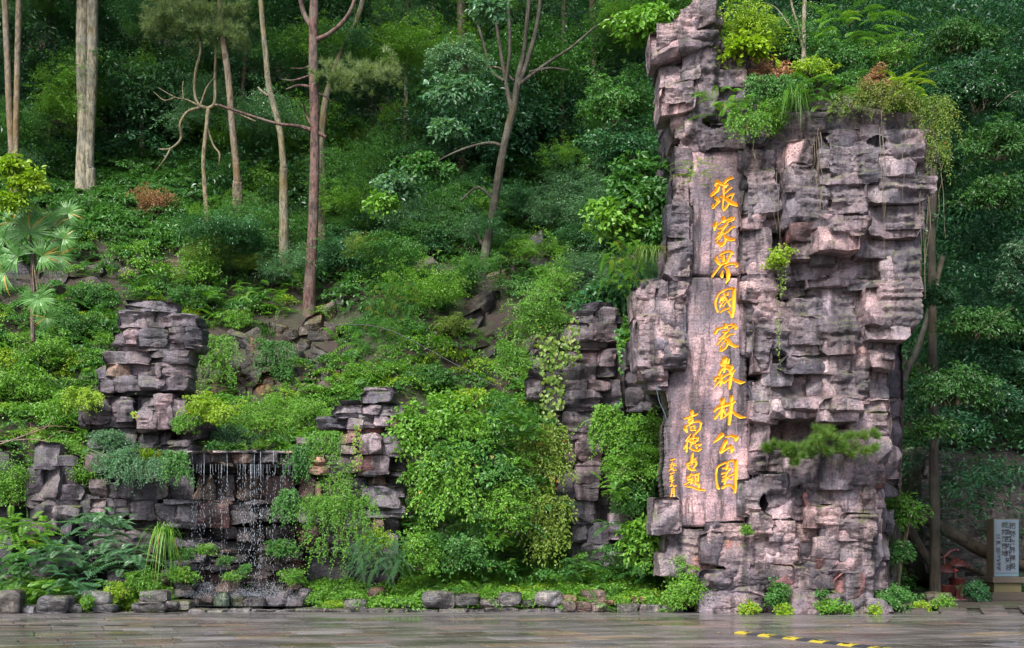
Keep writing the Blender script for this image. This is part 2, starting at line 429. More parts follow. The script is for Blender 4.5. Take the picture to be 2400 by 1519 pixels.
TONES = {'p': (1.28, 1.12, 1.10, 1), 'r': (1.25, .68, .60, 1), 'd': (.48, .48, .54, 1), 'l': (1.6, 1.52, 1.5, 1), 'o': (1.6, 1.15, .75, 1), 'k': (.3, .3, .33, 1), 'n': None}
def stack(parent, Y, rows, m='rock', d=1.4, **kw):
    for r in rows:
        x0, y0, x1, y1 = r[:4]; off = r[4] if len(r) > 4 else 0; tn = r[5] if len(r) > 5 else 'n'; sh = r[6] if len(r) > 6 else 0
        c = TONES[tn]
        if c:
            j = random.uniform(.9, 1.1); c = (c[0] * j, c[1] * j, c[2] * j, 1)
        block(parent, x0, y0, x1, y1, Y - off, d, m, col=c, sh=sh, **kw)
random.seed(4)

# ------------------------------------------------------------------ the inscribed pillar
YP = 27.0
pillar = empty('inscribed_rock_pillar', (P(1820, 0, YP + 1.5)[0], YP + 1.5, 0), 'towering mauve sandstone pillar carved with gold characters, shrubs growing on its top', 'rock pillar')
# cores behind the blocks
for (x0, y0, x1, y1, o) in ((1650, 345, 2060, 900, -.9), (1590, 80, 1900, 360, -.9), (1890, 250, 2150, 480, -.8), (1640, 880, 2068, 1430, -.8), (1990, 450, 2135, 760, -.7), (1600, 500, 1700, 1425, -.9), (1530, 690, 1640, 860, -.8)):
    block(pillar, x0, y0, x1, y1, YP - o, 3.4, 'rock', cell=.14, rough=.10, strata=.12, sfreq=2.5, facets=.3, cuts=3, rnd=.3, jit=.02, name='rock_core', col=(.5, .5, .54, 1))
A = [
 # top left, tilted beds
 (1533,66,1598,130,.35,'p',.32),(1590,32,1630,92,.25,'n',.3),(1623,2,1676,54,.3,'n',.34),(1676,20,1692,60,0,'n',.3),
 (1625,58,1672,82,.1,'d',.34),(1599,80,1675,108,.3,'d',.33),(1548,118,1608,150,-.05,'d',.3),
 (1633,100,1684,168,.15,'n',.12),(1606,116,1638,165,.1,'n',.2),(1683,118,1752,162,-.1,'d',.25),(1553,150,1609,200,.05,'l',.2),(1603,155,1636,187,.2,'n',.35),
 (1553,196,1628,256,.35,'p',.22),(1625,170,1678,272,.1,'p',.05),(1676,160,1750,198,.0,'d',.12),(1668,197,1760,290,-.1,'d',.05),
 (1581,258,1613,328,.05,'p'),(1611,270,1642,316,.1,'n'),(1643,303,1698,350,.08,'n'),(1696,300,1742,346,.05,'p'),(1753,284,1798,330,.25,'n',-.1),
 (1612,315,1643,362,-.05,'d'),(1590,338,1616,402,.0,'d'),(1583,400,1618,476,.0,'d'),(1570,476,1618,562,.1,'d'),(1561,560,1617,655,.15,'d'),
 (1592,360,1617,402,-.2,'d'),(1604,330,1645,400,-.15,'d'),
 # bracket on the left
 (1509,656,1542,677,.0,'d'),(1488,678,1511,742,.1,'n'),(1509,676,1540,738,.05,'n'),(1541,665,1574,772,.15,'n'),(1572,660,1609,706,.2,'p'),(1572,705,1608,777,.1,'d'),
 (1492,742,1542,858,.2,'n'),(1541,770,1574,852,.25,'n'),(1572,777,1607,806,.2,'n'),(1566,804,1606,858,.4,'d'),(1501,857,1561,886,.2,'p'),(1525,886,1567,908,.1,'n'),
 # lower left
 (1535,1170,1592,1248,.3,'n'),(1567,1246,1652,1298,.1,'n'),(1549,1298,1614,1346,.15,'n'),(1608,1296,1670,1342,.1,'r'),(1604,1338,1650,1354,.1,'d'),
 (1650,1250,1688,1320,.42,'d'),(1682,1256,1762,1326,.4,'r'),(1665,1226,1738,1258,.38,'d'),(1732,1232,1768,1258,.32,'n'),
 (1643,1342,1709,1374,.62,'d'),(1706,1322,1750,1378,.35,'p'),(1752,1320,1812,1384,.35,'n'),(1637,1372,1710,1385,.45,'d'),(1690,1376,1790,1396,.42,'d'),
 (1648,1393,1787,1432,.62,'n'),(1590,1352,1650,1420,-.1,'k'),
 # lower right
 (1866,1386,1958,1438,.85,'n'),(1955,1402,1985,1436,.5,'n'),(1982,1410,2044,1438,.55,'n'),(2042,1410,2082,1434,.6,'n',-.15),(1824,1384,1870,1434,.4,'d'),(1785,1384,1826,1434,.3,'d'),
 (1967,1347,2020,1404,.5,'r'),(2018,1350,2044,1412,.4,'l'),(1810,1328,1856,1390,.42,'r'),(1853,1325,1924,1388,.32,'d'),
 (1923,1316,1962,1345,.4,'r'),(1922,1346,1955,1386,.38,'d'),(1953,1345,1970,1390,.3,'d'),(1963,1313,2043,1351,.48,'p'),(1973,1260,2038,1315,.45,'n'),(1916,1262,1974,1316,.35,'n'),
 (1856,1218,1920,1328,.0,'d'),(1810,1218,1864,1270,.3,'n'),(1798,1266,1872,1324,.25,'l'),(1768,1206,1804,1256,.4,'n'),(1762,1256,1800,1322,.2,'n'),(1976,1205,2046,1262,.5,'p'),(1932,1230,1978,1264,.35,'l'),
 (1898,1188,1967,1232,.45,'p'),(1738,1127,1774,1205,.28,'n'),(1800,1148,1896,1216,.05,'l'),(1893,1135,1966,1186,.2,'r'),(1964,1140,2037,1208,.15,'l'),(2028,1140,2048,1206,.2,'p'),
 (1776,1110,1849,1154,.25,'d'),(1845,1076,1930,1137,.2,'l'),(1924,1064,1997,1141,.4,'n'),(1994,1082,2046,1141,.3,'l'),(2043,1082,2070,1140,.25,'r'),(1765,1050,1794,1105,.2,'p'),(1792,1056,1850,1106,.0,'d'),
 (2044,1141,2070,1186,.0,'n'),(2038,1184,2064,1260,.0,'n'),(2034,1258,2062,1330,.1,'n'),(2060,1240,2077,1342,-.5,'d'),(2038,1318,2082,1388,-.1,'d'),(2036,1380,2090,1432,-.2,'n'),(2064,1180,2074,1246,-.6,'d'),
 # middle right
 (1743,662,1815,700,.4,'p'),(1745,698,1776,830,.22,'p'),(1773,700,1805,870,.32,'p'),(1805,714,1857,788,.35,'p'),(1808,785,1862,828,.3,'n'),(1830,662,1906,708,-.1,'d'),(1844,696,1932,752,.25,'d'),(1902,664,1945,715,.1,'n'),
 (1938,668,1999,744,.3,'l'),(1921,712,1960,765,.1,'n'),(1997,672,2042,752,.25,'p'),(2037,674,2140,762,.75,'p'),(2039,752,2126,790,.7,'l'),(2038,786,2070,836,.3,'n'),(2058,790,2092,824,.2,'l'),(2046,822,2092,858,.45,'l'),
 (1855,746,1932,804,.45,'n'),(1929,746,2001,825,.5,'p'),(1998,750,2042,872,.35,'p'),(1860,802,1930,845,.2,'l'),(1928,822,1999,872,.35,'l'),(1834,840,1936,872,.4,'d'),
 (1938,872,1998,940,.35,'p'),(1995,874,2034,924,.3,'n'),(2005,922,2034,940,.2,'p'),(1792,858,1858,900,.15,'l'),(1830,868,1904,936,.0,'l'),(1760,896,1834,944,.1,'n'),(1896,872,1942,936,.15,'n'),(1772,828,1832,862,-.1,'d'),
 (1763,943,1820,988,.35,'p'),(1817,938,1932,974,.6,'l'),(1929,935,2011,982,.75,'l'),(1788,974,1900,1062,-.65,'d'),(1896,976,1990,1066,-.55,'d'),(1763,986,1801,1052,.2,'p'),
 (2002,968,2084,1014,.25,'l'),(1976,1010,2082,1084,.2,'l'),(2032,858,2080,940,-.05,'n'),(2008,938,2082,972,.1,'l'),(2040,834,2074,862,-.2,'d'),
 # right side column, further back
 (2070,790,2112,932,-1.1,'d'),(2080,930,2110,978,-1.1,'d'),(2074,976,2108,1046,-1.1,'d'),(2070,1044,2108,1128,-1.1,'n'),(2070,1126,2104,1160,-1.1,'d'),(2068,1200,2092,1250,-1.3,'d'),
 # upper right
 (1930,422,2021,470,.5,'n'),(1930,468,2023,519,.62,'p'),(1918,531,2011,579,1.05,'p'),(1861,524,1928,556,.65,'r'),(1914,572,1961,611,.6,'n'),(1865,558,1915,600,.5,'p'),(2004,560,2082,600,.35,'n'),
 (2040,462,2158,552,.5,'p'),(2072,556,2150,601,.35,'n'),(2074,600,2147,660,.45,'l'),(1958,588,2076,658,.12,'l'),(1904,654,1984,666,.45,'l'),(1982,662,2092,676,.4,'n'),(2086,656,2142,678,.6,'l'),(2140,500,2162,552,.2,'n'),
 (1850,330,1901,386,.35,'p'),(1846,384,1901,432,.35,'n'),(1843,420,1912,459,.4,'n'),(1848,452,1928,524,.6,'n'),(1929,352,2012,398,.5,'n'),(1931,396,2016,428,.6,'p'),
 (2010,362,2068,398,.55,'n'),(2076,360,2146,404,.85,'l'),(1929,314,2012,354,.45,'d'),(2002,303,2068,338,.55,'n'),(2066,316,2158,363,.55,'d'),(1947,258,2063,315,.3,'d'),(2064,272,2162,318,.35,'d'),
 (1972,212,2045,260,.1,'d'),(2040,214,2120,274,.05,'d'),(2014,394,2164,426,.55,'d'),(2040,426,2175,469,.7,'n'),(2144,362,2176,428,.3,'d'),(2158,340,2202,376,.0,'d'),(2019,442,2045,496,.3,'r'),(2018,494,2044,530,.35,'n'),(2120,230,2160,280,-.1,'d'),
 (1745,400,1820,438,.25,'d'),(1740,348,1818,402,.1,'n'),(1745,437,1828,496,.38,'n'),(1745,493,1793,531,.35,'p'),(1789,496,1852,542,.1,'k'),(1816,380,1850,460,-.35,'k'),(1826,458,1852,500,-.1,'d'),
 (1737,536,1802,610,.2,'n'),(1741,604,1816,642,.25,'p'),(1800,536,1870,610,-.25,'d'),(1814,606,1890,646,.0,'d'),(1866,600,1962,650,.2,'n'),(1741,642,1816,662,.35,'d'),(1812,646,1906,666,.0,'d'),
 (1800,252,1900,332,-.15,'d'),(1760,334,1850,402,-.1,'d'),(1890,256,1950,330,.0,'d'),(1820,170,1900,256,-.4,'d'),(1900,190,1975,258,-.3,'p'),(1980,176,2080,216,-.4,'o'),(1745,196,1822,290,-.35,'d'),
]
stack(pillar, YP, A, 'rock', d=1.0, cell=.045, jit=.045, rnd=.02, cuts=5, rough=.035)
# the mortared rock surface the blocks are set in
stp = 3.0
gx = np.arange(1480, 2210, stp); gy = np.arange(0, 1440, stp)
OFF = np.full((len(gx), len(gy)), -9.)
for r in A:
    i0, i1 = np.searchsorted(gx, [r[0] + 1, r[2] - 1]); j0, j1 = np.searchsorted(gy, [r[1] + 1, r[3] - 1])
    OFF[i0:i1, j0:j1] = np.maximum(OFF[i0:i1, j0:j1], r[4])
for k in range(8):
    pad = np.pad(OFF, 1, constant_values=-9); nb = np.stack([pad[1 + a:pad.shape[0] - 1 + a, 1 + b:pad.shape[1] - 1 + b] for a in (-1, 0, 1) for b in (-1, 0, 1)])
    cnt = (nb > -5).sum(0); mean = np.where(nb > -5, nb, 0).sum(0) / np.maximum(cnt, 1)
    OFF = np.where(OFF > -5, np.where(k % 2 == 0, .5 * OFF + .5 * mean, OFF), np.where(cnt >= 4, mean, -9))
GX, GY = np.meshgrid(gx, gy, indexing='ij'); GX = GX + 1.3 * vn(np.stack([GX.ravel() * .2, GY.ravel() * .2, GX.ravel() * 0], -1), 2).reshape(GX.shape)
wp = np.stack([GX.ravel(), GX.ravel() * 0, GY.ravel()], -1) / 96.
lay = vn(np.stack([wp[:, 2] * 9 + 1.2 * vn(wp * 1.3, 4), wp[:, 0] * .6, wp[:, 0] * 0], -1), 12)
rel = .03 + .12 * fbm(wp * 2.2, 3, 4) + .06 * np.abs(fbm(wp * np.array([3, 1, 7]), 8, 4)) + .035 * fbm(wp * 14, 6, 3) + .045 * np.round(lay * 2.5) / 2.5
Yv = YP - OFF.ravel() + rel
V = np.stack([(GX.ravel() - 1200) / FPX * YP, Yv, EYE + (HOR - GY.ravel()) / FPX * YP], -1)
F = grid_faces(len(gx), len(gy)); F = F[(OFF.ravel()[F] > -5).all(1)]
us = np.unique(F); mp_ = np.full(len(V), -1); mp_[us] = np.arange(len(us))
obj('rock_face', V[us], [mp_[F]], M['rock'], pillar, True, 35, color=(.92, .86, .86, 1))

# carved slab -----------------------------------------------------------------
def conv(strokes, ox, oy, s):
    return [[(ox + x / s, oy + y / s, r / s * 1.12 + .55) for x, y, r in st] for st in strokes]
CH = []
CH.append(('張', conv([[(305,195,28),(275,265,18)],[(315,200,25),(400,250,20),(480,255,22)],[(290,265,18),(330,290,25),(300,350,35),(205,440,22)],[(270,460,10),(290,500,30),(335,550,22),(280,610,18),(230,660,22)],[(230,600,10),(225,655,18)],
 [(430,220,20),(500,150,22),(585,125,15)],[(425,240,25),(450,290,22)],[(415,300,12),(425,450,14),(410,560,14),(400,650,12),(425,705,16)],[(425,705,14),(470,650,18),(515,580,18)],[(445,400,12),(500,350,12),(560,300,14)],[(470,470,10),(540,430,18),(600,410,14)],[(600,420,8),(545,540,10)],[(370,470,18),(430,470,18)],[(420,480,20),(480,510,28),(560,570,36),(650,610,26),(790,612,6)]],1640,400,7.59)))
CH.append(('家', conv([[(415,850,30),(420,890,38)],[(440,870,20),(470,880,12),(560,840,14),(600,840,14),(590,870,18),(520,900,14),(480,930,8)],[(285,920,14),(265,980,35),(260,1060,12)],[(290,985,10),(340,950,8),(380,920,10)],[(330,1035,12),(400,1010,16),(480,960,18)],[(470,970,16),(420,1030,18),(380,1080,14),(300,1125,5)],[(400,1070,12),(340,1150,16),(280,1215,8)],[(400,1080,14),(430,1115,18),(500,1080,14),(560,1010,16),(610,1000,14)],[(400,1120,12),(350,1200,12),(280,1275,6)],[(430,1130,14),(470,1190,30),(540,1225,26),(600,1225,20),(670,1210,6)],[(290,1270,8),(340,1290,20),(380,1330,26),(430,1290,22),(460,1220,22),(440,1160,14)]],1640,400,7.59)))
CH.append(('界', conv([[(300,240,12),(290,290,28),(340,360,25),(380,390,15)],[(345,210,10),(420,165,16),(500,140,14),(560,150,14),(590,190,14)],[(350,220,10),(420,220,16)],[(560,170,16),(530,240,16),(490,310,18)],[(420,220,16),(420,300,28)],[(370,270,12),(420,265,12)],[(380,380,14),(430,350,20),(490,330,18)],[(370,390,14),(320,460,14),(225,585,14)],[(440,410,10),(510,370,16),(600,360,16),(670,385,22),(640,420,14)],[(440,430,12),(490,470,22),(510,550,30),(500,640,26),(465,705,10)],[(395,500,12),(390,570,28),(395,600,18)]],1640,570,7.59)))
CH.append(('國', conv([[(430,830,10),(350,890,12),(300,960,16),(275,1050,16),(290,1150,14),(320,1220,12)],[(350,895,10),(430,840,12),(500,810,10),(570,805,14),(610,820,24)],[(610,820,24),(600,900,30),(600,1000,30),(595,1100,30),(590,1200,28),(570,1310,22)],[(510,1210,12),(560,1270,22)],[(495,870,10),(490,910,20)],[(425,890,10),(450,960,14),(500,1050,14),(540,1125,10)],[(370,960,12),(430,935,12)],[(385,960,14),(355,1050,8)],[(430,940,16),(400,1010,10)],[(440,1010,8),(360,1110,10)],[(460,1060,8),(410,1130,8)],[(380,1105,10),(360,1130,10)],[(580,975,12),(540,990,16),(510,1040,10)],[(370,1225,12),(430,1180,14),(510,1160,12)]],1640,570,7.59)))
CH.append(('家', conv([[(450,160,20),(450,200,28)],[(270,310,22),(310,240,22),(370,225,12),(430,200,14),(480,210,14)],[(480,180,10),(560,160,12),(610,160,16),(650,210,20),(630,235,16)],[(610,175,12),(560,215,12),(500,245,8)],[(400,295,12),(460,290,16),(510,275,8)],[(470,300,14),(420,350,12),(340,415,8)],[(430,370,12),(370,440,12),(300,520,8)],[(420,395,12),(460,385,12),(530,335,12),(605,330,8)],[(445,400,12),(500,430,22),(540,500,26),(610,545,22),(705,545,6)],[(440,440,8),(400,500,8),(365,550,6)],[(490,510,16),(450,575,18),(390,615,18),(350,625,10)],[(365,580,10),(380,605,14)],[(470,470,14),(490,510,14)]],1640,740,7.59)))
CH.append(('森', conv([[(440,770,40),(430,850,35),(450,900,30)],[(510,780,16),(500,830,22)],[(385,840,22),(390,880,20),(440,880,20)],[(500,880,12),(570,900,14),(580,940,14)],[(420,920,22),(370,970,18),(345,1040,18)],[(440,930,25),(430,1000,15)],[(470,920,30),(540,950,30),(550,1020,26)],[(620,970,8),(580,1010,20),(560,1060,22),(550,1100,24)],[(270,1150,20),(280,1110,20),(330,1090,18),(380,1100,18)],[(380,1050,16),(380,1150,22),(360,1240,16)],[(380,1120,20),(320,1190,16),(270,1260,8)],[(400,1100,16),(460,1060,14),(530,1030,12)],[(390,1150,18),(430,1190,20),(480,1150,14),(550,1110,16)],[(545,1090,24),(535,1200,24),(525,1295,14)],[(570,1120,14),(640,1160,26),(720,1190,26),(800,1180,6)]],1640,740,7.59)))
CH.append(('林', conv([[(310,165,28),(310,220,26),(300,300,20),(295,410,12)],[(200,310,14),(250,260,18),(310,240,22),(390,220,20),(430,210,14)],[(300,280,14),(260,350,12),(210,410,14)],[(320,280,14),(350,350,10)],[(430,120,20),(430,200,22),(420,300,22),(410,400,20),(400,490,14)],[(440,210,16),(475,185,12)],[(400,320,12),(370,360,10),(330,400,8)],[(440,310,10),(490,360,18),(550,395,18),(625,400,6)]],1640,910,5.846)))
CH.append(('公', conv([[(300,640,28),(260,680,22),(190,745,6)],[(350,670,5),(440,650,14),(500,680,24),(490,710,18)],[(355,730,24),(320,800,20),(290,870,22)],[(290,870,20),(350,840,12),(410,800,14)],[(420,790,18),(440,840,26),(430,880,10)]],1640,910,5.846)))
CH.append(('園', conv([[(360,1015,8),(270,1055,10),(230,1090,12),(218,1180,10),(225,1280,10),(240,1360,14),(255,1375,12)],[(360,1020,8),(430,990,8),(490,1005,16)],[(490,1000,20),(492,1100,22),(490,1200,22),(490,1300,22),(480,1420,16)],[(380,1010,10),(370,1060,16),(360,1110,10)],[(310,1100,8),(360,1090,10),(410,1095,8)],[(415,1110,6),(370,1150,8),(300,1170,10)],[(400,1110,8),(350,1190,8),(310,1215,6)],[(350,1180,10),(345,1260,14),(335,1310,10)],[(310,1255,8),(350,1225,10)],[(300,1280,7),(370,1240,8),(380,1210,8)],[(370,1215,8),(430,1250,10)],[(400,1200,8),(470,1165,10)],[(305,1365,14),(360,1330,12),(420,1330,10),(470,1380,16)]],1640,910,5.846)))
e = (1550, 950, 6.907)
CH.append(('高', conv([[(490,100,25),(500,150,22),(540,160,14),(580,140,10)],[(370,220,10),(440,190,12),(520,165,12)],[(440,200,12),(440,270,14)],[(440,240,10),(490,200,12),(500,250,20),(450,280,18)],[(380,340,12),(385,380,26),(410,430,12)],[(400,340,10),(500,280,8),(600,255,14),(640,290,14),(620,380,16),(560,440,16),(550,460,10)],[(460,340,8),(480,400,16),(540,400,10)],[(470,350,8),(530,330,10),(535,370,8)]],*e)))
CH.append(('德', conv([[(470,465,8),(430,520,10),(390,580,6)],[(430,560,10),(400,640,14),(360,705,8)],[(405,640,14),(405,750,12)],[(520,470,12),(515,520,14)],[(440,545,10),(500,530,14),(590,525,12),(580,570,12)],[(450,560,14),(470,590,18),(560,580,12),(590,560,10)],[(510,540,8),(500,620,10)],[(470,630,10),(540,610,10)],[(480,650,8),(450,690,10),(520,730,12),(590,735,14),(630,710,14)],[(540,650,8),(570,690,12)],[(560,640,8),(640,630,12),(610,660,8)]],*e)))
CH.append(('占', conv([[(497,785,16),(490,850,18),(485,920,16)],[(510,880,8),(545,860,12),(530,880,12)],[(410,945,12),(430,1010,16),(480,1045,16),(540,1050,12)],[(420,945,10),(490,910,10),(550,905,14),(560,950,14),(530,990,14),(500,1050,8)],[(430,980,6),(500,950,6)]],*e)))
CH.append(('題', conv([[(475,1110,10),(440,1160,10)],[(410,1160,10),(430,1200,14)],[(430,1200,12),(490,1180,10),(480,1220,12)],[(370,1285,8),(440,1240,12),(500,1210,8)],[(470,1180,12),(480,1260,16)],[(400,1310,10),(490,1325,12),(600,1365,14),(690,1375,12)],[(500,1130,10),(550,1115,8),(610,1105,8)],[(540,1130,8),(545,1230,10)],[(545,1130,8),(590,1130,10),(585,1220,14)],[(545,1180,6),(590,1180,6)],[(530,1220,12),(580,1290,14),(600,1320,16)],[(560,1250,8),(605,1290,12)],[(540,1240,8),(540,1280,8)]],*e)))
CH.append(('一', conv([[(145,890,6),(215,870,8)]],*e)))
CH.append(('九', conv([[(170,925,6),(150,990,6)],[(140,960,5),(200,945,7),(190,980,6),(235,970,6)]],*e)))
CH.append(('九', conv([[(150,1010,6),(180,1010,6),(120,1060,5)],[(150,1040,5),(190,1030,6),(190,1060,6),(235,1045,6)]],*e)))
CH.append(('一', conv([[(140,1110,6),(200,1090,7)]],*e)))
CH.append(('年', conv([[(160,1130,6),(140,1170,6)],[(140,1160,5),(185,1140,6)],[(135,1195,6),(185,1175,6)],[(165,1150,6),(170,1250,7)],[(135,1230,6),(200,1210,6)]],*e)))
CH.append(('九', conv([[(165,1260,6),(140,1310,6)],[(140,1310,5),(190,1290,6),(200,1320,6),(235,1300,6)]],*e)))
CH.append(('月', conv([[(165,1350,6),(160,1430,6),(150,1475,6)],[(165,1350,6),(200,1345,6),(200,1470,8)],[(170,1390,5),(195,1385,5)],[(165,1420,5),(195,1420,5)]],*e)))

YS = YP + .02
def sdf(px, py, strokes):
    d = np.full(px.shape, 99.)
    for st in strokes:
        for (x0, y0, r0), (x1, y1, r1) in zip(st[:-1], st[1:]):
            dx, dy = x1 - x0, y1 - y0
            t = np.clip(((px - x0) * dx + (py - y0) * dy) / (dx * dx + dy * dy + 1e-9), 0, 1)
            d = np.minimum(d, np.hypot(px - x0 - t * dx, py - y0 - t * dy) - (r0 + (r1 - r0) * t))
    return d
def groove(d):                      # depth (m) of the V-cut at signed distance d (photo pixels)
    return np.clip(-d, 0, 5.0) / FPX * YS * 1.4
def slab_relief(px, py):
    p = np.stack([px * .012, py * .006, px * 0], -1)
    f = np.stack([px * .09, py * .03, px * 0], -1)
    return (fbm(p, 21, 4) * .07 + fbm(f, 33, 4) * .022)
def slab(top, bot, left, right, seed):
    step = 1.25
    rows = np.arange(top, bot + step, step)
    nu = int((max(r for _, r in right) - min(l for _, l in left)) / step)
    u = np.linspace(0, 1, nu)
    U, R = np.meshgrid(u, rows, indexing='ij')
    jag = lambda r, s: 3.5 * vn(np.stack([r * .06, r * 0 + s, r * 0], -1), s) + 1.5 * vn(np.stack([r * .3, r * 0, r * 0], -1), s)
    lx = np.interp(rows, [a for a, _ in left], [b for _, b in left]) + jag(rows, seed)
    rx = np.interp(rows, [a for a, _ in right], [b for _, b in right]) + jag(rows, seed + 1)
    px = lx[None] + (rx - lx)[None] * U
    py = R + 2.5 * vn(np.stack([px.ravel() * .04, R.ravel() * 0 + seed, R.ravel() * 0], -1), seed).reshape(R.shape) * np.exp(-np.minimum(R - top, bot - R) / 12)
    fx, fy = px.ravel(), py.ravel()
    dep = slab_relief(fx, fy)
    edge = np.minimum(np.minimum(fx - np.repeat(lx[None], nu, 0).ravel(), np.repeat(rx[None], nu, 0).ravel() - fx), np.minimum(R.ravel() - top, bot - R.ravel()))
    dep = dep + .045 * np.exp(-edge / 2.5) + .03 * np.exp(-edge / 14)
    for nm, st in CH:
        bx0 = min(q[0] for s_ in st for q in s_) - 8; bx1 = max(q[0] for s_ in st for q in s_) + 8
        by0 = min(q[1] for s_ in st for q in s_) - 8; by1 = max(q[1] for s_ in st for q in s_) + 8
        k = (fx > bx0) & (fx < bx1) & (fy > by0) & (fy < by1)
        if k.any(): dep[k] += groove(sdf(fx[k], fy[k], st))
    V = np.stack([(fx - 1200) / FPX * YS, YS + dep, EYE + (HOR - fy) / FPX * YS], -1)
    F = grid_faces(nu, len(rows))[:, ::-1]
    nr = len(rows)
    ring = np.concatenate([np.arange(nr), np.arange(1, nu) * nr + nr - 1, (nu - 1) * nr + np.arange(nr - 2, -1, -1), np.arange(nu - 2, 0, -1) * nr])
    back = V[ring].copy(); back[:, 1] = YS + 1.0
    b0 = len(V); V = np.concatenate([V, back]); m_ = len(ring); i = np.arange(m_)
    F2 = np.stack([ring[i], ring[(i + 1) % m_], b0 + (i + 1) % m_, b0 + i], -1)[:, ::-1]
    o = obj('inscription_slab', V, [F[:, ::-1], F2], M['slab'], pillar, color=(1.08, .98, .99, 1))
    return o
slA = slab(352, 646, [(352, 1619), (500, 1617), (646, 1617)], [(352, 1742), (646, 1746)], 3)
slB = slab(650, 1236, [(650, 1606), (850, 1604), (870, 1575), (905, 1563), (980, 1566), (992, 1558), (1095, 1559), (1102, 1555), (1170, 1557), (1236, 1575)], [(650, 1748), (900, 1752), (1120, 1756), (1130, 1745), (1236, 1748)], 5)
def character(nm, st):
    step = .55
    bx0 = min(q[0] for s_ in st for q in s_) - 8; bx1 = max(q[0] for s_ in st for q in s_) + 8
    by0 = min(q[1] for s_ in st for q in s_) - 8; by1 = max(q[1] for s_ in st for q in s_) + 8
    gx = np.arange(bx0, bx1, step); gy = np.arange(by0, by1, step)
    X_, Y_ = np.meshgrid(gx, gy, indexing='ij'); fx, fy = X_.ravel(), Y_.ravel()
    d = sdf(fx, fy, st)
    lim = .35
    keepv = d < lim
    # pull the outline ring onto the stroke edge
    eps = .3
    gxn = (sdf(fx + eps, fy, st) - sdf(fx - eps, fy, st)) / (2 * eps); gyn = (sdf(fx, fy + eps, st) - sdf(fx, fy - eps, st)) / (2 * eps)
    over = np.clip(d - 0, 0, step * 1.5) * (d > 0)
    fx2 = fx - gxn * over; fy2 = fy - gyn * over
    d2 = np.where(d > 0, 0, d)
    dep = slab_relief(fx2, fy2) + groove(d2) - .010
    V = np.stack([(fx2 - 1200) / FPX * YS, YS + dep, EYE + (HOR - fy2) / FPX * YS], -1)
    F = grid_faces(len(gx), len(gy))
    ok = (d[F] < step * 1.45).all(1) & ((d[F] < 0).sum(1) >= 1)
    F = F[ok]
    used = np.unique(F); mp = np.full(len(V), -1); mp[used] = np.arange(len(used))
    par = slA if (by0 + by1) / 2 < 640 else slB
    o = obj('gold_character', V[used], [mp[F]], M['gold'], par)
    o['label'] = 'gilded carved character ' + nm
for nm, st in CH: character(nm, st)

# ------------------------------------------------------------------ left stack beside the waterfall
YL = 29.2
lst = empty('rock_stack', (P(330, 0, YL + 1)[0], YL + 1, 0), 'tall stack of flat grey-mauve rock slabs left of the little waterfall', 'rock stack', 'man-high stacks of layered rock')
for (x0, y0, x1, y1) in ((300, 745, 415, 930), (230, 930, 440, 1060), (240, 1050, 400, 1420)):
    block(lst, x0, y0, x1, y1, YL + .25, .7, 'dark_rock', cell=.14, rough=.06, name='rock_core', jit=.02, col=(.5, .5, .5, 1))
stack(lst, YL, [
 (290,705,408,726,.0,'n',-.08),(286,722,410,738,.1,'n',-.09),(276,730,360,767,.15,'n',-.03),(340,732,453,768,.2,'n',-.08),(446,744,464,770,-.1,'d'),(276,745,450,768,.1,'n',-.02),
 (264,780,294,812,.0,'d'),(290,770,322,806,.2,'p'),(319,768,388,810,.3,'n'),(386,768,432,812,.25,'p'),(428,767,466,812,.3,'d'),(270,805,466,820,.22,'n'),
 (237,822,300,850,.2,'n'),(290,820,350,850,.25,'p'),(345,822,445,851,.25,'n'),(345,820,446,836,.3,'p'),
 (227,858,252,890,.1,'n'),(247,854,306,881,.2,'o'),(304,850,375,880,.25,'n'),(370,852,441,882,.22,'p'),(227,884,262,916,.15,'n'),(258,881,330,914,.25,'n'),(324,878,380,910,.3,'n'),(376,880,438,912,.28,'n'),(258,908,430,924,.0,'d'),
 (178,936,208,998,.1,'d'),(193,945,250,990,.3,'n'),(246,928,305,985,.25,'n'),(200,980,310,998,.2,'d'),(322,930,362,968,.3,'n'),(322,955,362,1010,.35,'n'),(358,924,400,1004,.4,'p'),(396,930,430,1006,.3,'n'),(417,967,492,1002,.25,'d'),(410,996,480,1026,.15,'k'),
 (206,996,244,1050,-.1,'n'),(262,990,322,1050,.0,'n'),(319,1008,370,1050,.05,'d'),(366,1010,398,1046,.0,'d'),(388,1031,446,1046,.25,'n'),(378,1044,454,1058,.3,'n'),(378,1056,440,1100,.1,'d'),
 (200,1062,240,1108,.1,'p'),(238,1050,380,1125,-.1,'d'),(211,1124,250,1168,.1,'p'),(248,1130,280,1168,.05,'n'),(278,1124,360,1170,.15,'d'),(214,1168,245,1210,.25,'p'),(243,1168,268,1210,.2,'n'),(266,1170,300,1210,.2,'d'),(297,1170,363,1217,.25,'n'),
 (230,1208,268,1244,-.1,'n'),(262,1212,360,1246,-.25,'k'),(180,1158,226,1240,.15,'n'),(186,1230,218,1300,.0,'d'),(190,1290,216,1400,-.05,'d'),(206,1243,262,1290,.3,'n'),(256,1245,292,1290,.28,'n'),(287,1241,354,1294,.35,'n'),(208,1288,262,1308,.1,'d'),
 (261,1298,363,1314,.2,'n'),(275,1312,363,1330,.15,'d'),(240,1320,360,1420,-.2,'k')], 'dark_rock', d=.75, cell=.05, strata=.04, sfreq=9, grow=4)

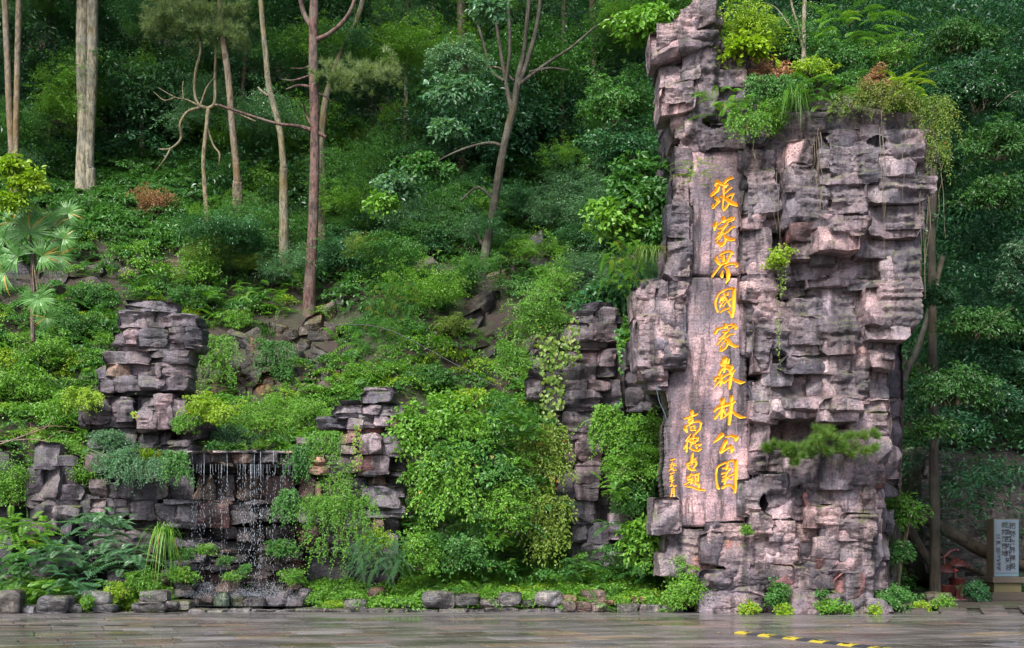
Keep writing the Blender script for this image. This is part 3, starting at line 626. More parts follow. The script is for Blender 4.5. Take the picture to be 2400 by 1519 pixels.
low = empty('rock_stack', (P(120, 0, 29)[0], 30, 0), 'low dark rock stump of upright blocks among shrubs near the left edge', 'rock stack', 'man-high stacks of layered rock')
for r in ((66, 1100, 170, 1420),): block(low, *r, 29.4, .5, 'dark_rock', cell=.14, name='rock_core', col=(.4, .4, .4, 1))
stack(low, 29, [(81,1038,132,1098,.1,'n'),(90,1094,133,1168,.15,'n'),(62,1093,92,1159,.1,'n'),(132,1100,142,1165,0,'d'),(136,1068,177,1090,0,'d'),(139,1085,175,1133,-.05,'d'),(138,1134,191,1175,.05,'d'),(62,1158,130,1172,.1,'n'),(62,1168,96,1188,.1,'n'),
 (93,1170,128,1190,.15,'n'),(124,1172,182,1190,.12,'d'),(62,1186,122,1217,.2,'d'),(118,1186,182,1217,.2,'n'),(42,1220,79,1258,.2,'n'),(75,1219,130,1246,.15,'n'),(124,1220,166,1250,.1,'d'),(80,1244,160,1290,-.1,'k'),(110,1258,162,1292,.1,'d'),(75,1290,190,1325,.1,'d')], 'dark_rock', d=.7, cell=.055, grow=4)
edge = empty('rock_stack', (P(-5, 0, 29)[0], 29.5, 0), 'dark rock cut off by the left edge of the picture, beside the low stump', 'rock stack', 'man-high stacks of layered rock')
stack(edge, 29, [(-30,1060,12,1116,0,'d'),(-30,1110,8,1180,0,'d'),(10,1080,24,1112,-.1,'d'),(-30,1175,20,1420,-.2,'k')], 'dark_rock', d=1.0)

# ------------------------------------------------------------------ waterfall wall
YW = 28.9
wall = empty('waterfall_wall', (P(560, 0, YW + .5)[0], YW + .8, 0), 'wet dark stone wall under a thin capstone with water dripping down its face', 'stone wall')
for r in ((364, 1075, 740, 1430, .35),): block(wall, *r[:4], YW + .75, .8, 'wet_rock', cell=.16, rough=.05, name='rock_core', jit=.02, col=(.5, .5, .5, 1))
wb = []
wb += [(434,1062,490,1084,.5,'n'),(488,1062,543,1084,.5,'n'),(542,1061,598,1084,.55,'o'),(596,1061,650,1084,.55,'n'),(648,1061,697,1084,.55,'n'),(480,1083,545,1092,.5,'n'),(542,1084,697,1091,.5,'n')]
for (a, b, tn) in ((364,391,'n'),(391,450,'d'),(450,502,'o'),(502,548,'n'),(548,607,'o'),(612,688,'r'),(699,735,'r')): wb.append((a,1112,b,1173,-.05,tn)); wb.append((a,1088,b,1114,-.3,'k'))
wb += [(378,1172,470,1181,.15,'n'),(468,1173,540,1181,.15,'r'),(538,1173,640,1181,.15,'n'),(636,1173,735,1181,.15,'n')]
wb += [(366,1181,412,1231,.1,'n'),(410,1181,464,1231,.12,'n'),(461,1180,529,1234,.2,'r'),(531,1184,602,1200,.12,'n'),(531,1198,602,1226,.18,'n'),(600,1182,634,1225,.05,'d'),(633,1182,688,1224,.08,'n'),(696,1182,733,1228,.1,'n'),(731,1184,764,1228,.1,'n'),(372,1229,470,1236,.2,'n')]
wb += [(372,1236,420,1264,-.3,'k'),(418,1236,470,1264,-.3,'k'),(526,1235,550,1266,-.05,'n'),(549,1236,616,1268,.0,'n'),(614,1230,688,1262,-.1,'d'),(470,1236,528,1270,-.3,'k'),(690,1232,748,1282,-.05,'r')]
wb += [(388,1262,432,1282,.15,'n'),(430,1264,472,1283,.12,'n'),(607,1276,656,1294,.25,'n'),(466,1270,610,1292,-.1,'d'),(654,1276,700,1292,.0,'d')]
random.seed(11)
for (ya, yb, of) in ((1292,1304,.12),(1302,1316,.2),(1314,1326,.14),(1324,1338,.26),(1336,1350,.2),(1348,1366,.3),(1364,1384,.34),(1382,1405,.3)):
    x = 384 + random.uniform(-12, 10)
    while x < 702:
        wd = random.uniform(45, 120); wb.append((x, ya + random.uniform(-1, 1), min(x + wd, 706), yb + random.uniform(-1, 2), of + random.uniform(-.06, .06), random.choice('nndro'))); x += wd
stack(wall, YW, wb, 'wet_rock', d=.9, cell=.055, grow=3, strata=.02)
for (a, b, yy) in ((415,500,1056),(498,602,1056),(600,700,1056)):
    block(wall, a, yy, b, yy + 5, YW - .62, 1.2, 'wet_rock', name='capstone', col=(7, 7, 6.6, .4), grow=1, facets=.02, jit=.01, strata=.004, rough=.01, cuts=2, cell=.05)
bx = P(527, 1292, YW - .1)
block(wall, 513, 1288, 541, 1296, YW - .35, .3, 'wet_rock', name='brick', col=(5, 3, 1.3, .4), grow=0, facets=.01, jit=.02, strata=0, rough=.005, cuts=2)

# pool and boulders at its foot
pool = obj('pool_water', [P(436, 0, 27.35)[:2] + (.12,), P(712, 0, 27.35)[:2] + (.12,), P(708, 0, 28.9)[:2] + (.12,), P(430, 0, 28.9)[:2] + (.12,)], [np.array([[0, 1, 2, 3]])], M['pool']); tag(pool, kind='structure')
def stone(x0, y0, x1, y1, Y, label, cat='stone', name='kerb_stone', m='kerb_rock', group=None, col=None, d=.6, **kw):
    o = block(None, x0, y0, x1, y1, Y, d, m, name=name, col=col, grow=1, **dict(dict(cuts=14, rnd=.15, facets=.08, strata=.008, cell=.04, jit=.1), **kw))
    if col is None:
        t = random.uniform(.8, 1.2); o.color = (t, t, t, random.uniform(.1, .6))
    return tag(o, label, cat, group)
GB = 'boulders at the foot of the waterfall'
for r, lab in (((497,1390,534,1428,27.5),'upright pointed green boulder in the middle of the waterfall pool'),((446,1388,500,1426,27.9),'wet black boulder behind the left half of the pool'),((536,1398,572,1428,27.6),'small black boulder just right of the pointed green one'),
    ((568,1400,618,1430,27.5),'black wet boulder split by a thin stream of water'),((618,1396,650,1424,27.8),'low dark boulder right of the centre of the pool'),((646,1386,672,1418,27.7),'squarish grey boulder near the right end of the pool'),((664,1398,712,1430,27.6),'broad dark boulder at the right end of the pool'),((398,1380,450,1402,28.3),'flat pale slab above the left end of the pool'),
    ((612,1382,660,1396,28.2),'flat pale wet slab under the right half of the waterfall'),((694,1378,730,1420,28.0),'brown boulder half hidden by weeds beside the pool')):
    stone(*r, lab, 'boulder', 'pool_boulder', 'wet_rock', GB, col=((.9, 1.5, .8, .3) if 'green' in lab else (2.6, 2.4, 2.1, .1) if 'pale' in lab else (1.2, 1.2, 1.2, .0)))

# falling water
wf = empty('waterfall', (P(565, 0, YW - .6)[0], YW - .62, .15), 'thin curtain of dripping water strands falling from the capstone into the pool', 'waterfall')
rg = np.random.RandomState(8)
octv = np.array([[0, 0, 1], [1, 0, 0], [0, 1, 0], [-1, 0, 0], [0, -1, 0], [0, 0, -1]], float)
octf = np.array([[0, 1, 2], [0, 2, 3], [0, 3, 4], [0, 4, 1], [5, 2, 1], [5, 3, 2], [5, 4, 3], [5, 1, 4]])
def drops(pts, r, stretch):
    n_ = len(pts)
    V = (octv[None] * np.stack([r, r, r * stretch], -1)[:, None, :] + pts[:, None, :]).reshape(-1, 3)
    F = (octf[None] + 6 * np.arange(n_)[:, None, None]).reshape(-1, 3)
    return V, F
for k in range(70):
    main = k < 5
    px = [477, 531, 610, 596, 642][k] if main else rg.uniform(438, 694)
    x0 = P(px, 0, YW - .6)[0]; y0 = YW - .62 + rg.uniform(-.12, .1)
    ztop = P(0, 1063 if main or rg.rand() < .2 else 1091, YW - .6)[2]; zbot = rg.uniform(.2, .8) if not main else .2
    z = ztop; pts, rr, ss = [], [], []
    L = rg.uniform(.04, .30) * (2.6 if main else 1)
    while z > ztop - L:                     # the unbroken thread
        pts.append((x0 + .004 * math.sin(z * 9 + k), y0, z)); rr.append(rg.uniform(.002, .0042) * (1.9 if main else 1)); ss.append(12); z -= .045
    while z > zbot:                         # and the drops it breaks into
        pts.append((x0 + rg.normal(0, .006 + .006 * (ztop - z)), y0 + rg.normal(0, .03), z))
        rr.append(rg.uniform(.003, .0062) * (1.25 if main else 1)); ss.append(rg.uniform(2.5, 9)); z -= rg.exponential(.05 if main else .15) + .03
    V, F = drops(np.array(pts), np.array(rr), np.array(ss))
    obj('water_strand', V, [F], M['water'], wf)['kind'] = 'stuff'
pp = []
for cx, wd, n_ in ((475, 30, 700), (600, 26, 600), (655, 36, 900), (545, 60, 500), (563, 8, 200)):
    x = P(cx, 0, 28.2)[0] + rg.normal(0, wd / 90, n_)
    pp.append(np.stack([x, 28.1 + rg.normal(0, .25, n_), .18 + np.abs(rg.normal(0, .13, n_)) + .12], -1))
pp = np.concatenate(pp)
V, F = drops(pp, rg.uniform(.003, .008, len(pp)), rg.uniform(.8, 1.6, len(pp)))
o = obj('splash', V, [F], M['water'], wf); o['kind'] = 'stuff'

# ------------------------------------------------------------------ middle stack
YM = 29.0
mid = empty('rock_stack', (P(840, 0, YM + 1)[0], YM + 1, 0), 'layered grey-pink rock stack just right of the waterfall with ivy down its face', 'rock stack', 'man-high stacks of layered rock')
for r in ((800, 960, 930, 1110), (800, 1100, 925, 1420), (700, 1060, 800, 1420)): block(mid, *r, YM + .3, .8, 'dark_rock', cell=.14, name='rock_core', jit=.02, col=(.5, .5, .5, 1))
stack(mid, YM, [(853,907,905,920,.1,'n'),(900,908,925,922,.0,'d'),(847,919,925,940,.15,'d'),(798,938,847,948,.0,'d'),(852,938,925,952,-.1,'d'),(779,952,850,976,.05,'n'),(848,950,890,970,.2,'p'),(886,950,922,972,.15,'n'),(918,954,946,978,.1,'n'),(780,970,944,980,.1,'d'),
 (745,978,813,1002,.0,'d'),(812,980,848,1003,.15,'p'),(845,976,880,1000,.15,'n'),(878,976,910,1000,.2,'p'),(907,980,938,1000,.1,'o'),(815,1001,895,1013,.1,'r'),
 (793,1015,834,1037,.2,'r'),(795,1038,828,1062,.2,'p'),(828,1016,842,1062,.1,'l'),(838,1016,890,1062,.3,'p'),(890,1012,920,1070,.1,'l'),(915,1016,946,1068,.15,'n'),(698,1028,736,1040,.15,'n'),(698,1039,726,1060,.1,'n'),(725,1026,792,1063,-.05,'n'),
 (715,1068,757,1092,.05,'o'),(754,1068,792,1092,.05,'n'),(722,1092,768,1110,.05,'o'),(770,1090,800,1120,.0,'d'),(790,1066,834,1106,.15,'p'),(832,1066,876,1104,.22,'r'),(873,1068,912,1110,.2,'p'),(911,1070,945,1112,-.1,'k'),(833,1103,940,1114,.15,'n'),
 (840,1114,880,1143,-.2,'d'),(875,1114,900,1143,-.15,'o'),(898,1114,940,1143,-.3,'k'),(845,1140,880,1163,.15,'n'),(876,1140,946,1163,.18,'n'),(860,1162,942,1188,.12,'n'),(858,1188,948,1212,.0,'n'),(874,1217,894,1243,.05,'r'),(893,1214,930,1245,-.1,'k'),
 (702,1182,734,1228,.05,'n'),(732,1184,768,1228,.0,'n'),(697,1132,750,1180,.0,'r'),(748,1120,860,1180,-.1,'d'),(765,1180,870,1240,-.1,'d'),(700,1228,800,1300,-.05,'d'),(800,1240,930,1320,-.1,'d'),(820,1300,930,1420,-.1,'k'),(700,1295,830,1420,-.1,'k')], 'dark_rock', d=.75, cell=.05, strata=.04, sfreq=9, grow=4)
for c in mid.children: c.color = tuple(v * 1.45 for v in c.color[:3]) + (.7,)

# ------------------------------------------------------------------ central ivy-clad column
YC = 30.0
cen = empty('rock_stack', (P(1370, 0, YC + 1)[0], YC + 1, 0), 'slim rock column draped with vines standing left of the tall inscribed pillar', 'rock stack', 'man-high stacks of layered rock')
for r in ((1335, 760, 1440, 960), (1315, 960, 1420, 1180), (1350, 1150, 1480, 1420), (1430, 820, 1520, 960)): block(cen, *r, YC + .35, 1.4, 'dark_rock', cell=.14, name='rock_core', jit=.02, col=(.6, .6, .6, 1))
stack(cen, YC, [(1366,710,1430,726,.0,'d'),(1358,724,1400,742,.1,'d'),(1396,722,1442,756,.1,'n'),(1352,740,1400,760,.05,'n'),(1425,738,1458,756,.0,'d'),(1313,758,1384,798,.15,'n'),(1379,755,1446,798,.2,'p'),(1314,792,1352,810,.05,'n'),(1331,796,1422,816,.1,'n'),
 (1336,820,1404,856,.1,'p'),(1402,818,1442,856,.1,'p'),(1323,854,1400,893,.12,'n'),(1398,856,1446,880,.0,'d'),(1323,890,1380,920,.1,'n'),(1378,890,1430,914,.12,'p'),(1323,916,1410,932,.05,'n'),(1323,932,1410,950,.1,'n'),(1325,950,1400,962,.0,'d'),(1408,880,1450,960,-.1,'d'),
 (1247,820,1286,842,.0,'n'),(1246,840,1272,866,-.05,'n'),(1244,864,1272,884,-.05,'d'),(1236,882,1270,932,.05,'n'),(1268,870,1330,960,-.2,'d'),
 (1323,964,1404,1008,.1,'n'),(1309,1006,1416,1030,.12,'p'),(1301,1027,1354,1080,.15,'n'),(1352,1027,1410,1078,.15,'p'),(1308,1080,1352,1172,.05,'d'),(1349,1080,1406,1130,.15,'p'),(1349,1128,1406,1170,.15,'p'),(1343,1168,1396,1228,.1,'n'),(1343,1216,1374,1272,.15,'n'),
 (1262,1184,1290,1248,.0,'d'),(1434,1203,1486,1262,.3,'l'),(1372,1226,1430,1280,.05,'d'),(1366,1276,1418,1316,.15,'n'),(1416,1280,1468,1330,.1,'d'),(1340,1270,1480,1340,0,'d'),(1474,800,1494,830,.1,'d'),(1474,826,1510,860,.1,'d'),(1471,906,1508,948,.1,'n'),(1500,900,1560,960,-.1,'d'),(1474,940,1524,962,.05,'n'),(1470,860,1520,908,0,'d')], 'dark_rock', d=.9, cell=.05, strata=.035, sfreq=8, grow=4)
for c in cen.children: c.color = tuple(v * 1.25 for v in c.color[:3]) + (.8,)

# ------------------------------------------------------------------ natural outcrops on the hillside
def outcrop(label, cells, m='ochre_rock', **kw):
    hx, hy, hz = hit(sum((c[0] + c[2]) / 2 for c in cells) / len(cells), sum((c[1] + c[3]) / 2 for c in cells) / len(cells))
    e_ = empty('rock_outcrop', (hx, hy, hz), label, 'rock outcrop')
    for c in cells:
        cx, cy = (c[0] + c[2]) / 2, (c[1] + c[3]) / 2
        Y = hit(cx, cy)[1] - .28
        tn = c[4] if len(c) > 4 else 'n'; col = TONES[tn]
        block(e_, *c[:4], Y, 1.3, m, col=tuple(.75 * v for v in (col or (1, 1, 1))[:3]) + (.6,), sh=c[5] if len(c) > 5 else 0, **dict(dict(cuts=14, jit=.24, facets=.4, rnd=.02, cell=.07, grow=8), **kw))
rgo = random.Random(3)
cl = []
for k in range(46):
    x = rgo.uniform(470, 770); y = rgo.uniform(760, 905) + (x - 600) * -.05
    wd, ht = rgo.uniform(22, 60), rgo.uniform(12, 34); cl.append((x, y, x + wd, y + ht, rgo.choice('nndodk'), rgo.uniform(-.7, .5)))
outcrop('broken ochre cliff of angular blocks above the waterfall', cl)
outcrop('pale slanted slabs leaning at the foot of the big pine trunk', [(715,735,745,790,'l',.5),(735,715,778,770,'l',.6),(760,700,800,745,'n',.5),(700,760,735,800,'n',.2),(745,770,790,800,'d',.3)])
outcrop('long mossy ledges of rock behind the palm at the left edge', [(0,620,60,665,'d'),(-20,655,70,690,'n'),(90,640,150,670,'d'),(60,668,140,700,'n'),(150,625,230,650,'d'),(140,655,235,690,'n'),(190,610,280,640,'n'),(120,700,180,722,'n'),(270,630,330,660,'d')])
outcrop('thin yellowish ledges below the bare twisted tree', [(380,610,470,640,'n'),(430,640,520,660,'n'),(300,612,390,628,'n'),(520,620,580,640,'d')])
outcrop('single leaning grey slab on the dark slope right of the multi-stemmed tree', [(1238,545,1268,640,'n',.4),(1245,600,1285,640,'d',.2)], 'dark_rock')
outcrop('mossy boulders at the foot of the multi-stemmed tree', [(1110,645,1170,680,'n',.5),(1150,635,1200,665,'n',.4),(1080,700,1150,740,'d',.6),(1050,745,1120,785,'d',.5),(1120,690,1170,725,'d',.5)])
outcrop('small grey rock under the shrubs in the middle of the slope', [(975,612,1015,655,'n',.2)])
outcrop('grey boulders above the slim rock column', [(1365,620,1400,690,'d'),(1385,640,1440,700,'n'),(1340,660,1372,710,'d')], 'dark_rock')
outcrop('mossy dark cliff patch left of the slim rock column', [(1130,770,1200,810,'d',.4),(1190,800,1250,840,'n',.5),(1100,815,1150,850,'d',.3),(1210,740,1260,780,'d',.6)])
outcrop('brown rocks beside the low leafy bank above the waterfall', [(590,905,640,940,'o'),(740,900,770,960,'p'),(700,900,740,930,'o'),(640,900,700,925,'d')])
o = block(None, 2185, 1035, 2440, 1420, 35.4, 4, 'dark_rock', name='boulder', cell=.14, cuts=10, jit=.15, rnd=.5, facets=.5, rough=.12, strata=.02, col=(.28, .28, .24, .7)); tag(o, 'huge dark mossy boulder behind the stone tablet on the right', 'boulder')

# ------------------------------------------------------------------ kerb stones
GK = 'stones lining the edge of the planting bed'
K = [
 ((-30,1383,40,1442,26.1),'big rounded mossy boulder cut by the left edge of the picture',(1,.9,.7,.5)),((42,1420,83,1441,26.3),'small low stone just right of the mossy boulder at the left edge',None),((80,1399,159,1440,26.2),'long dark sloping boulder in front of the ferns',(.8,.8,.8,.2)),
 ((159,1417,189,1437,26.4),'small dark stone right of the long sloping boulder',None),((187,1386,258,1420,26.6),'blocky stone with white lichen on a flat base stone, left of the waterfall',(1.5,1.5,1.4,.4)),((207,1417,262,1437,26.4),'flat base stone under the left lichen block',None),
 ((315,1384,388,1417,26.8),'squared speckled block balanced on a flat stone by the tall grass',(1.5,1.5,1.4,.4)),((302,1415,386,1434,26.6),'flat oval stone under the squared speckled block',(1.2,1.2,1.3,.1)),((383,1409,415,1432,26.8),'small dark stone at the left corner of the pool',None),((410,1408,444,1430,26.9),'pale-topped stone at the left corner of the pool',(1.6,1.6,1.3,.4)),
 ((802,1405,856,1429,27.1),'low wet grey stone among the bright weeds right of the pool',None),((859,1378,899,1412,27.6),'wet red-brown boulder among weeds right of the pool',(1.5,.8,.6,0)),((915,1404,963,1427,27.2),'rounded grey stone standing alone before the weeds',(1.2,1.2,1.2,.3)),
 ((988,1385,1065,1427,26.9),'largest grey boulder of the kerb row, left end of the wall of stones',(1.2,1.2,1.2,.3)),((1064,1393,1123,1421,27.0),'rectangular block right of the largest kerb boulder',(1.1,1.05,1,.3)),((1122,1401,1171,1424,27.0),'smaller rectangular block, third in the row of grey kerb blocks',(1,.95,.9,.3)),
 ((1168,1388,1222,1421,26.9),'tilted boulder with white lichen on its right side',(1.7,1.7,1.65,.5)),((1219,1407,1268,1424,27.1),'low dark stone between the two lichen boulders',None),((1252,1386,1319,1422,26.9),'wide boulder crusted with white lichen in the kerb row',(1.9,1.9,1.85,.4)),
 ((1316,1396,1351,1411,27.1),'thin yellowish slab lying on a pale stone',(2.,1.5,.8,.3)),((1314,1408,1352,1434,26.8),'pale pinkish stone under the thin yellowish slab',(2.,1.6,1.3,.4)),((1365,1384,1417,1415,27.2),'rounded brown boulder rising above the kerb',(1.9,1.3,1.,.3)),((1418,1405,1443,1422,27.1),'small brown round stone right of the brown boulder',(2.,1.2,.7,.3)),
 ((1481,1399,1523,1417,27.2),'brown brick-shaped stone lying on the kerb near the pillar',(2.2,1.1,.6,.1)),((1350,1412,1385,1434,26.8),'reddish stone set low in the kerb',(2.2,1.3,1.1,.5)),((1383,1413,1424,1434,26.85),'pinkish low stone left of the straight kerb slabs',(1.8,1.5,1.4,.5)),
 ((2120,1408,2160,1424,27.8),'flat stone at the right foot of the pillar',None),((2170,1390,2235,1426,28.3),'rounded mossy rock behind bright weeds right of the pillar',(1.1,1.,.7,.4)),((372,1352,395,1374,28.2),'gnarled dark stump-like rock beside the tall grass',(.9,.7,.5,.4)),((1150,760,1160,770,33),'',None),
]
for r, lab, c in K:
    if lab: stone(*r, lab, 'stone', 'kerb_stone', 'kerb_rock', GK, c)
random.seed(21)
kb = empty('kerb', (P(1000, 0, 27.2)[0], 27.3, 0), 'low irregular stone kerb along the far edge of the wet paving', 'kerb')
x = 440
while x < 1575:
    wd = random.uniform(34, 80); h = 8 if x < 720 else (10 if x < 1420 else 20)
    if x > 1420: wd = 52
    t = 1.9 if x < 720 else 1.1; c = random.uniform(.8, 1.2) * t
    block(kb, x, 1437 - h + random.uniform(-2, 1), x + wd, 1438, 26.9 + random.uniform(-.08, .08), .55, 'kerb_rock', name='kerb_slab', col=(c, c * .96, c * .94, .25), grow=1, cuts=5, rnd=.03, facets=.02, jit=.08, strata=.006, cell=.05)
    x += wd

# ------------------------------------------------------------------ plaza paving
plaza = obj('plaza_bed', [(-60, -40, -.03), (60, -40, -.03), (60, 28.4, -.03), (-60, 28.4, -.03)], [np.array([[0, 1, 2, 3]])], M['plaza'], color=(.35, .33, .32, 1)); tag(plaza, kind='structure')
def tile_mesh(wd, ht, seed=0):
    a, b, c = wd / 2 - .012, ht / 2 - .012, .012
    V = np.array([(-a + c, -b + c, 0), (a - c, -b + c, 0), (a - c, b - c, 0), (-a + c, b - c, 0), (-a, -b, -.01), (a, -b, -.01), (a, b, -.01), (-a, b, -.01), (-a, -b, -.05), (a, -b, -.05), (a, b, -.05), (-a, b, -.05)])
    F = [np.array([[0, 1, 2, 3]]), np.array([[4, 5, 1, 0], [5, 6, 2, 1], [6, 7, 3, 2], [7, 4, 0, 3], [8, 9, 5, 4], [9, 10, 6, 5], [10, 11, 7, 6], [11, 8, 4, 7]])]
    return V, F
TH = .62; widths = (.62, .93, 1.24)
tm = {}
for wd in widths:
    V, F = tile_mesh(wd, TH); me = mesh_from('paving_stone', V, F, False); me.materials.append(M['paving']); tm[wd] = me
ang = math.radians(22); ca, sa = math.cos(ang), math.sin(ang)
rt = random.Random(5); tiles = []
for r_ in range(-40, 80):
    u = -40 + rt.uniform(0, .9)
    while u < 50:
        wd = rt.choice((.62, .93, .93, .93, 1.24)); cu = u + wd / 2; u += wd
        cv = r_ * TH; x = cu * ca - cv * sa; y = cu * sa + cv * ca
        if 16.2 < y < 27.25 and abs(x) < .475 * y + .8: tiles.append((wd, x, y, 1 / y))
pav = tag(bpy.data.objects.new('plaza', None), kind='structure'); COL.objects.link(pav)
def tile_col():
    k = rt.random(); t = rt.choice((.7, .85, .95, 1., 1.06, 1.2))
    if k < .10: return (t * 1.35, t * 1.15, t * .85, 1)
    if k < .18: return (t * 1.2, t * .92, t * .85, 1)
    if k < .32: return (t * 1.25, t * 1.25, t * 1.32, 1)
    return (t, t * .96, t * .93, 1)
tiles.sort(key=lambda a: a[2]); far = []
for k, (wd, x, y, _) in enumerate(tiles):
    z = rt.uniform(-.003, .003)
    if k < 300:
        o = link('paving_stone', tm[wd], None, pav, (x, y, z), tile_col()); o.rotation_euler = (rt.uniform(-.006, .006), rt.uniform(-.004, .004), ang)
    else: far.append((wd, x, y, z))
Vs, F4, b = [], [], 0
for wd, x, y, z in far:
    V, F = tile_mesh(wd, TH); V = V @ np.array([[ca, sa, 0], [-sa, ca, 0], [0, 0, 1]]) + np.array([x, y, z])
    Vs.append(V); F4 += [f + b for f in F]; b += len(V)
o = obj('far_paving_stones', np.concatenate(Vs), [np.concatenate(F4)], M['paving'], pav, False); o['kind'] = 'stuff'
# raised paving at the right
ramp_ = empty('raised_paving', (P(2280, 0, 26.5)[0], 26.6, 0), 'low step of large flat wet paving slabs in front of the stone tablet', 'paving step')
for k, (xa, xb) in enumerate(((2140, 2215), (2218, 2300), (2303, 2380), (2383, 2470))):
    n0, n1 = P(xa, 0, 26.0)[0], P(xb, 0, 25.2)[0]
    ya, yb = 26.9 - k * .42, 26.9 - (k + 1) * .42
    f0, f1 = n0 + .95, n1 + .95
    top = np.array([(n0, ya, .07), (n1, yb, .07), (f1, yb + 2.4, .10), (f0, ya + 2.4, .10)]); bt = top.copy(); bt[:, 2] = -.02
    bt[0, 1] -= .25; bt[1, 1] -= .25
    obj('paving_slab', np.concatenate([top, bt]), [np.array([[0, 1, 2, 3], [4, 5, 1, 0], [5, 6, 2, 1], [6, 7, 3, 2], [7, 4, 0, 3]])], M['paving'], ramp_, False, color=(.75, .68, .66, 1))
o = obj('path', [(11, 26.8, .0), (30, 22, .0), (40, 36, .02), (11, 35.5, .02)], [np.array([[0, 1, 2, 3]])], M['paving'], color=(.45, .4, .38, 1)); tag(o, kind='structure')

# ------------------------------------------------------------------ speed bump
A0 = np.array([4.22, 20.45]); dirb = np.array([.43, -.903]); dirb /= np.linalg.norm(dirb); perp = np.array([-dirb[1], dirb[0]])
bump = empty('speed_bump', (A0[0] + dirb[0] * 2, A0[1] + dirb[1] * 2, 0), 'black and yellow striped rubber speed bump lying on the wet paving', 'speed bump')
prof = [(-.16, 0), (-.155, .012), (-.10, .026), (-.05, .033), (0, .035), (.05, .033), (.10, .026), (.155, .012), (.16, 0)]
def bump_seg(name, t0, t1, m):
    V = []
    for t in (t0, t1):
        for u, z in prof:
            q = A0 + dirb * t + perp * (u + .02 * 0); V.append((q[0], q[1], z))
    n_ = len(prof); F = np.array([[i, i + 1, n_ + i + 1, n_ + i] for i in range(n_ - 1)])
    caps = [np.arange(n_)[None], np.arange(n_, 2 * n_)[None]]
    return obj(name, V, [F] + caps, m, bump, True, 40)
pitch = .34
V = []
for k in range(9):
    a = math.pi * k / 8
    q = A0 + dirb * (.0 - .14 * math.sin(a)) + perp * (-.16 * math.cos(a)); V.append((q[0], q[1], .008))
top = [tuple(A0 + perp * u) + (z,) for u, z in prof]
F = np.array([[i, i + 1, 9 + i + 1, 9 + i] for i in range(8)])
obj('end_cap', V + top, [F], M['rubber'], bump, True, 40)
for k in range(15):
    seg = bump_seg('yellow_segment' if k % 2 == 0 else 'black_segment', k * pitch + .002, (k + 1) * pitch - .002, M['yellow'] if k % 2 == 0 else M['rubber'])
    rr = random.Random(k)
    for j in range(7 if k % 2 == 0 else 5):      # worn patches and studs
        t = (k + rr.uniform(.15, .85)) * pitch; u = rr.uniform(-.1, .12); q = A0 + dirb * t + perp * u
        zz = np.interp(abs(u), [0, .05, .10, .155], [.035, .033, .026, .012])
        R_ = rr.uniform(.02, .055) if k % 2 == 0 else .012
        n_ = 9; ring = [(q[0] + R_ * rr.uniform(.6, 1.2) * math.cos(6.283 * i / n_), q[1] + R_ * rr.uniform(.6, 1.5) * math.sin(6.283 * i / n_), zz + .0035) for i in range(n_)]
        obj('worn_patch' if k % 2 == 0 else 'stud', ring, [np.arange(n_)[None]], M['rubber'], seg, False, color=(1, 1, 1, 1) if k % 2 == 0 else (2.5, 2.5, 2.5, 1))

# ------------------------------------------------------------------ tubes, used for trunks, vines and small fittings
def smooth_path(pts, n=6):
    p = np.asarray(pts, float)
    if len(p) < 3:
        t = np.linspace(0, 1, n + 1)[:, None]; return p[0] * (1 - t) + p[-1] * t
    q = np.vstack([2 * p[0] - p[1], p, 2 * p[-1] - p[-2]]); out = []
    for i in range(1, len(q) - 2):
        t = np.linspace(0, 1, n, endpoint=False)[:, None]
        a, b, c, d = q[i - 1], q[i], q[i + 1], q[i + 2]
        out.append(.5 * ((2 * b) + (c - a) * t + (2 * a - 5 * b + 4 * c - d) * t ** 2 + (-a + 3 * b - 3 * c + d) * t ** 3))
    out.append(p[-1][None]); return np.vstack(out)
def tube_geo(paths, sides=8, n=6, wob=0, seed=0):
    """paths: lists of (x,y,z,r)"""
    Vs, Fs, b = [], [], 0
    for pi, path in enumerate(paths):
        s = smooth_path(path, n); c, r = s[:, :3], np.maximum(s[:, 3], .002)
        T = np.gradient(c, axis=0); T /= np.maximum(np.linalg.norm(T, axis=1, keepdims=True), 1e-9)
        ref = np.array([0, 1, 0]) if abs(T[:, 2]).mean() > .5 else np.array([0, 0, 1.])
        U = np.cross(T, ref); U /= np.maximum(np.linalg.norm(U, axis=1, keepdims=True), 1e-9); W = np.cross(T, U)
        a = np.linspace(0, 2 * np.pi, sides, endpoint=False)
        rr = r[:, None] * np.ones(sides)
        if wob:
            P3 = (c[:, None] + 0 * a[None, :, None]).reshape(-1, 3) * 1.5 + np.stack([np.tile(np.cos(a), len(c)), np.tile(np.sin(a), len(c)), np.zeros(len(c) * sides)], -1)
            rr = rr * (1 + wob * fbm(P3, seed + pi, 3).reshape(len(c), sides))
        V = c[:, None] + rr[..., None] * (np.cos(a)[None, :, None] * U[:, None] + np.sin(a)[None, :, None] * W[:, None])
        m_ = len(c); i = np.arange(m_ - 1)[:, None] * sides; j = np.arange(sides)[None]; j2 = (j + 1) % sides
        F = np.stack([i + j, i + j2, i + sides + j2, i + sides + j], -1).reshape(-1, 4) + b
        Vs.append(V.reshape(-1, 3)); Fs.append(F); b += m_ * sides
    return np.concatenate(Vs), np.concatenate(Fs)
